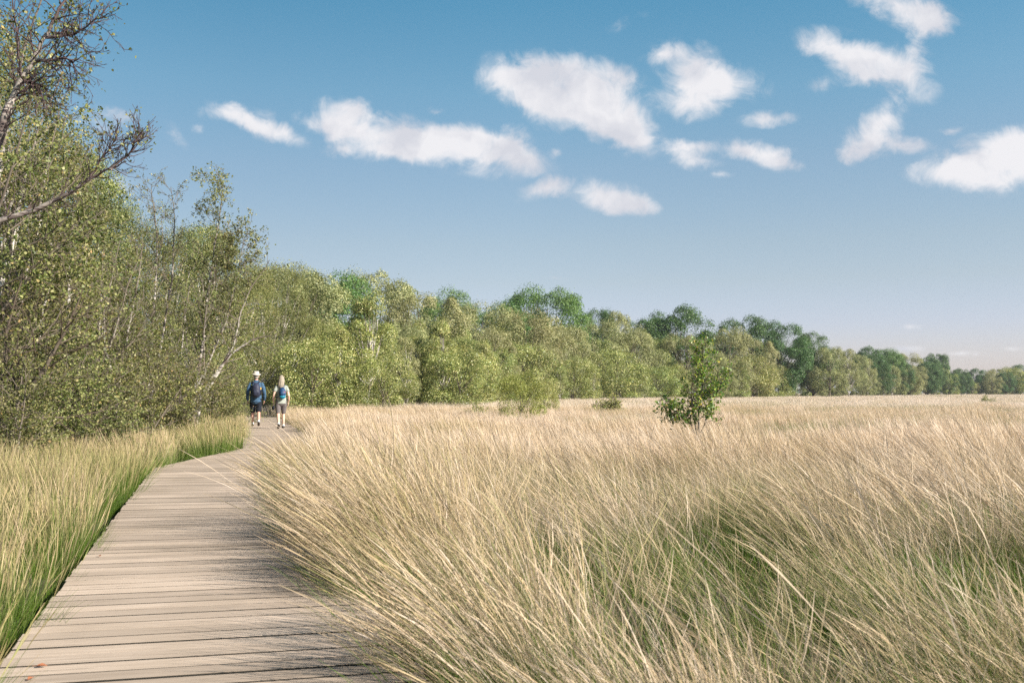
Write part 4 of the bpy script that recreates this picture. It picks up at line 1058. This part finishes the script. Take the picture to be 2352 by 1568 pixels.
def person(loc, rz, s, male, label):
    lg = legs(.095 * s, s, -1 if male else 1)
    sw = (.185 if male else .155) * s
    body = [([(0, 0, .90 * s), (0, 0, 1.0 * s), (0, 0, 1.15 * s), (0, .005, 1.3 * s), (0, .005, 1.42 * s), (0, 0, 1.475 * s), (0, 0, 1.52 * s), (0, .01, 1.60 * s)],
             [(.16 * s, .11 * s), (.155 * s, .11 * s), (.14 * s, .10 * s), (.165 * s, .115 * s), (.165 * s, .10 * s), (.11 * s, .08 * s), (.06 * s, .06 * s), (.055 * s, .06 * s)]),
            ([(0, .01, 1.57 * s), (0, .02, 1.62 * s), (0, .015, 1.68 * s), (0, .01, 1.735 * s), (0, .005, 1.78 * s)],
             [(.05 * s, .065 * s), (.07 * s, .09 * s), (.077 * s, .098 * s), (.074 * s, .094 * s), (.045 * s, .06 * s)]),
            ([(0, .105 * s, 1.69 * s), (0, .125 * s, 1.655 * s)], [.011, .015], 8),
            ([(0, .10 * s, 1.615 * s), (0, .107 * s, 1.612 * s)], [(.024, .006), (.022, .005)], 8)]
    for e in (-1, 1):
        body.append(([(e * .078 * s, .0, 1.64 * s), (e * .086 * s, -.008, 1.67 * s), (e * .084 * s, -.004, 1.70 * s)], [.010, .014, .012], 8))
    arms = {}
    for e in (-1, 1):
        sw_ = .07 if e == 1 else -.02
        A = [(e * sw * .95, 0, 1.42 * s), (e * (sw + .055), -.02, 1.27 * s), (e * (sw + .085), -.045, 1.12 * s), (e * (sw + .095), sw_ * .3 + .0, 1.0 * s), (e * (sw + .085), sw_ + .03, .885 * s)]
        arms[e] = A
        body.append((A, [.052 * s, .047 * s, .040 * s, .036 * s, .026 * s]))
        body += hand(A[-1][0], A[-1][1], A[-1][2], s * .98, e)
        Lg = lg[e]
        body.append((Lg, [(.088 * s, .09 * s), (.075 * s, .08 * s), (.056 * s, .06 * s), (.052 * s, .06 * s), (.034 * s, .038 * s)]))
    me = fuse('person_body', body, .0085)
    p = link('person', me, [M['skin_m'] if male else M['skin_f']]); tag(p, label, 'person')
    p.location = loc; p.rotation_euler = (0, 0, rz)
    def part(nm, m_, mat, par=p): return link(nm, m_, [M[mat]], par)
    # shoes
    planted = -1 if male else 1
    for e in (-1, 1):
        ax, ay, az = lg[e][-1]
        if e == planted: pts = [(ax, ay - .06 * s, .045), (ax, ay, .055), (ax, ay + .09 * s, .045), (ax, ay + .17 * s, .035)]
        else: pts = [(ax, ay - .045, az - .005), (ax, ay + .01, az - .04), (ax, ay + .075, az - .09), (ax, ay + .13, az - .115)]
        part('shoe', fuse('shoe', [(pts, [(.036, .036), (.04, .045), (.044, .036), (.036, .026)])], .008, 3), 'shoe')
        a = Vector(lg[e][-1]); u = (Vector(lg[e][-2]) - a).normalized()
        part('sock', fuse('sock', [([a - u * .01, a + u * .05], [.043 * s, .044 * s])], .008, 2), 'sock')
    tor = [(0, 0, (.83 if male else .86) * s), (0, 0, .92 * s), (0, 0, 1.05 * s), (0, 0, 1.18 * s), (0, .005, 1.32 * s), (0, .005, 1.425 * s), (0, 0, 1.485 * s)]
    if male:
        ch = [(tor, [(.195, .14), (.192, .14), (.185, .135), (.18, .13), (.195, .135), (.188, .115), (.115, .085)])]
        for e in (-1, 1): ch.append((arms[e], [.068, .066, .06, .055, .045]))
        ch.append(([(0, -.005, 1.46), (0, 0, 1.52)], [(.09, .08), (.074, .074)]))
        part('shirt', fuse('denim_shirt', ch, .010, 3), 'denim')
    else:
        ch = [(tor, [(.185 * s, .14 * s), (.18 * s, .135 * s), (.165 * s, .13 * s), (.16 * s, .125 * s), (.178 * s, .13 * s), (.17 * s, .112 * s), (.10 * s, .08 * s)])]
        for e in (-1, 1): ch.append((arms[e][:2], [.066 * s, .068 * s]))
        part('shirt', fuse('pale_tshirt', ch, .010, 3), 'tee')
    ch = [([(0, 0, .84 * s), (0, 0, .92 * s), (0, 0, 1.0 * s)], [(.172 * s, .128 * s), (.17 * s, .128 * s), (.155 * s, .115 * s)])]
    for e in (-1, 1):
        Lg = [Vector(q) for q in lg[e]]
        end = Lg[2] if male else Lg[1].lerp(Lg[2], .85)
        ch.append(([Lg[0], Lg[1], end], [(.105 * s, .108 * s), (.098 * s, .103 * s), ((.092 if male else .074) * s, (.095 if male else .078) * s)]))
    part('shorts', fuse('walking_shorts', ch, .010, 3), 'black_cloth' if male else 'greyshort')
    if male:
        part('hair', fuse('short_hair', [([(0, -.03, 1.63), (0, -.025, 1.70), (0, -.01, 1.76)], [(.074, .075), (.081, .085), (.06, .07)])], .008, 2), 'hair_m')
        hat = lathe_mesh('sun_hat', [(.150, 1.722), (.158, 1.728), (.150, 1.734), (.118, 1.742), (.099, 1.750), (.095, 1.775), (.090, 1.815), (.078, 1.838), (.045, 1.846), (.0, 1.843), (.0, 1.835), (.085, 1.80), (.092, 1.748), (.118, 1.734), (.150, 1.722)], 40, 1.0, 1.12, .12)
        part('hat', hat, 'hat')
    else:
        rng = random.Random(9); ch = [([(0, -.02, 1.60 * s), (0, -.015, 1.68 * s), (0, 0, 1.755 * s), (0, .005, 1.79 * s)], [(.085, .09), (.093, .1), (.082, .09), (.045, .055)])]
        for i in range(26):
            a = rng.uniform(-2.9, -.25); x0 = .078 * math.cos(a); y0 = .085 * math.sin(a)
            ch.append(([(x0 * .9, y0, 1.70 * s), (x0 * 1.15, y0 * 1.2 - .01, 1.60 * s), (x0 * 1.15 + rng.uniform(-.02, .02), y0 * 1.1 - .035, 1.50 * s), (x0 + rng.uniform(-.03, .03), y0 - .05, (1.40 + rng.uniform(-.05, .05)) * s)], [.026, .024, .019, .008], 8))
        part('hair', fuse('long_hair', ch, .008, 1), 'hair_f')
    return p, arms

heading = -math.atan2(d3.x, d3.y)
mloc = on_plane(587, 979); wloc = on_plane(645, 984)
man, marm = person((mloc.x, mloc.y, .003), heading, 1.0, True, 'man in a cream sun hat and blue shirt walking away on the boardwalk')
woman, warm = person((wloc.x, wloc.y, .003), heading + .05, .925, False, 'woman with long blonde grey hair and pale shirt walking away on the boardwalk')

def backpack(loc, rz, s, male, label, name='backpack'):
    t = empty(name, loc, rz); tag(t, label, 'backpack')
    part = lambda nm, m_, mat: link(nm, m_, [M[mat]], t)
    if male:
        part('main_pack', fuse('pack', [([(0, -.235, 1.02), (0, -.25, 1.10), (0, -.25, 1.22), (0, -.235, 1.34), (0, -.215, 1.425)], [(.135, .09), (.145, .105), (.14, .10), (.125, .085), (.07, .05)])], .01, 2), 'navy')
        part('front_pocket', fuse('pocket', [([(0, -.33, 1.05), (0, -.345, 1.14), (0, -.335, 1.23)], [(.10, .035), (.105, .04), (.09, .03)])], .009, 2), 'navy')
        part('yellow_label', fuse('label_tag', [([(.142, -.25, 1.235), (.147, -.25, 1.285)], [(.022, .03), (.022, .03)])], .008, 1), 'yellow')
        part('bottle_pocket', fuse('side_pocket', [([(.15, -.24, 1.07), (.155, -.24, 1.19)], [(.032, .042), (.03, .04)])], .008, 1), 'black_cloth')
        for e in (-1, 1):
            part('strap', fuse('strap', [([(e * .06, -.19, 1.43), (e * .105, -.08, 1.50), (e * .125, .04, 1.475), (e * .125, .135, 1.38), (e * .12, .15, 1.22), (e * .145, .05, 1.08), (e * .14, -.17, 1.05)], [(.028, .009)] * 7)], .007, 1), 'navy')
    else:
        q = lambda *a: tuple(v * s for v in a)
        part('main_pack', fuse('pack', [([q(.02, -.215, 1.10), q(.02, -.225, 1.17), q(.02, -.225, 1.28), q(.02, -.2, 1.37)], [(.095, .07), (.108, .085), (.10, .075), (.06, .04)])], .009, 2), 'bluebag')
        part('teal_base', fuse('pack_base', [([q(.02, -.225, 1.055), q(.02, -.235, 1.105)], [(.088, .07), (.10, .082)])], .008, 2), 'teal')
        part('front_pocket', fuse('pocket', [([q(.02, -.295, 1.13), q(.02, -.305, 1.19), q(.02, -.295, 1.26)], [(.07, .025), (.075, .03), (.06, .022)])], .008, 1), 'bluebag')
        part('zip_pull', fuse('zip_pull', [([q(.09, -.29, 1.255), q(.095, -.295, 1.22)], [.009, .009], 8)], .005, 1), 'pink')
        for e in (-1, 1):
            part('strap', fuse('strap', [([q(.02 + e * .05, -.16, 1.37), q(e * .09, -.08, 1.495), q(e * .11, .05, 1.47), q(e * .115, .145, 1.36), q(e * .12, .15, 1.2), q(e * .17, .05, 1.05), q(e * .10, -.2, 1.08)], [(.018, .007)] * 7)], .006, 1), 'navy')
            part('loose_strap', fuse('loose_strap', [([q(e * .17, -.02, 1.06), q(e * .185, -.04, .95)], [(.012, .005)] * 2, 8)], .006, 1), 'navy')
    return t
backpack(man.location, heading, 1, True, 'large navy backpack with a yellow tag worn by the man in the hat')
backpack(woman.location, heading + .05, .925, False, 'small bright blue backpack with teal bottom worn by the woman')
hx, hy, hz = warm[-1][-1]
cam_bag = link('pouch', fuse('pouch', [([(hx - .005, hy + .015, hz - .09), (hx - .005, hy + .015, hz - .15), (hx - .01, hy + .02, hz - .21)], [(.03, .05), (.045, .065), (.04, .055)])], .008, 2), [M['black_cloth']])
cam_bag.location = woman.location; cam_bag.rotation_euler = woman.rotation_euler
tag(cam_bag, 'small black pouch held in the left hand of the woman', 'pouch')

# ------------------------------------------------------------------ fallen leaves on the boards
def fallen(px, py, sz, rz, label):
    p = on_plane(px, py, .004)
    outl = [(-.5, 0), (-.3, .22), (0, .33), (.25, .22), (.55, 0), (.25, -.2), (0, -.3), (-.3, -.24)]
    bm = bmesh.new()
    c = bm.verts.new((0, 0, .003)); vs = [bm.verts.new((a * sz, b * sz, .003 + abs(b) * sz * .6)) for a, b in outl]
    for k in range(8): bm.faces.new((c, vs[k], vs[(k + 1) % 8]))
    st = [bm.verts.new(v) for v in ((-.5 * sz, -.001, .004), (-.5 * sz, .001, .004), (-.85 * sz, .002, .006), (-.85 * sz, 0, .006))]; bm.faces.new(st)
    r = bmesh.ops.extrude_face_region(bm, geom=list(bm.faces)); 
    for v in [g for g in r['geom'] if isinstance(g, bmesh.types.BMVert)]: v.co.z += .0008
    me = bpy.data.meshes.new('fallen_leaf'); bm.to_mesh(me); bm.free()
    o = link('fallen_leaf', me, [M['orange_leaf']]); o.location = p; o.rotation_euler = (0, 0, rz)
    tag(o, label, 'leaf', 'dry leaves fallen on the boardwalk')
fallen(95, 1530, .042, .2, 'orange dry leaf lying on the boards near the bottom edge, larger one')
fallen(71, 1559, .035, 1.4, 'small orange leaf at the very bottom of the boardwalk')
fallen(228, 1277, .04, 2.2, 'reddish dry leaf near the left edge halfway up the boardwalk')
# ------------------------------------------------------------------ view
scene.view_settings.view_transform = 'Standard'; scene.view_settings.look = 'None'
scene.view_settings.gamma = 1.0; scene.view_settings.exposure = 0.95
scene.cycles.max_bounces = 6; scene.cycles.diffuse_bounces = 3; scene.cycles.glossy_bounces = 2
scene.cycles.transmission_bounces = 3; scene.cycles.transparent_max_bounces = 6
scene.cycles.use_denoising = False
scene.cycles.sample_clamp_indirect = 6

# ------------------------------------------------------------------ air
def build_haze():
    bm = bmesh.new(); bmesh.ops.create_cube(bm, size=1.0)
    for v in bm.verts: v.co = (v.co.x * 9600, v.co.y * 9600, -2.0 if v.co.z < 0 else 24.0)
    me = bpy.data.meshes.new('haze'); bm.to_mesh(me); bm.free()
    m = bpy.data.materials.new('thin_haze'); m.use_nodes = True; nt = m.node_tree; nt.nodes.clear()
    v = N(nt, 'ShaderNodeVolumePrincipled'); v.inputs['Color'].default_value = (.90, .94, 1, 1); v.inputs['Density'].default_value = HAZE; v.inputs['Anisotropy'].default_value = .2
    o = N(nt, 'ShaderNodeOutputMaterial'); L(nt, v.outputs[0], o.inputs['Volume'])
    tag(link('haze', me, [m]), kind='stuff')
HAZE = .00022
build_haze()
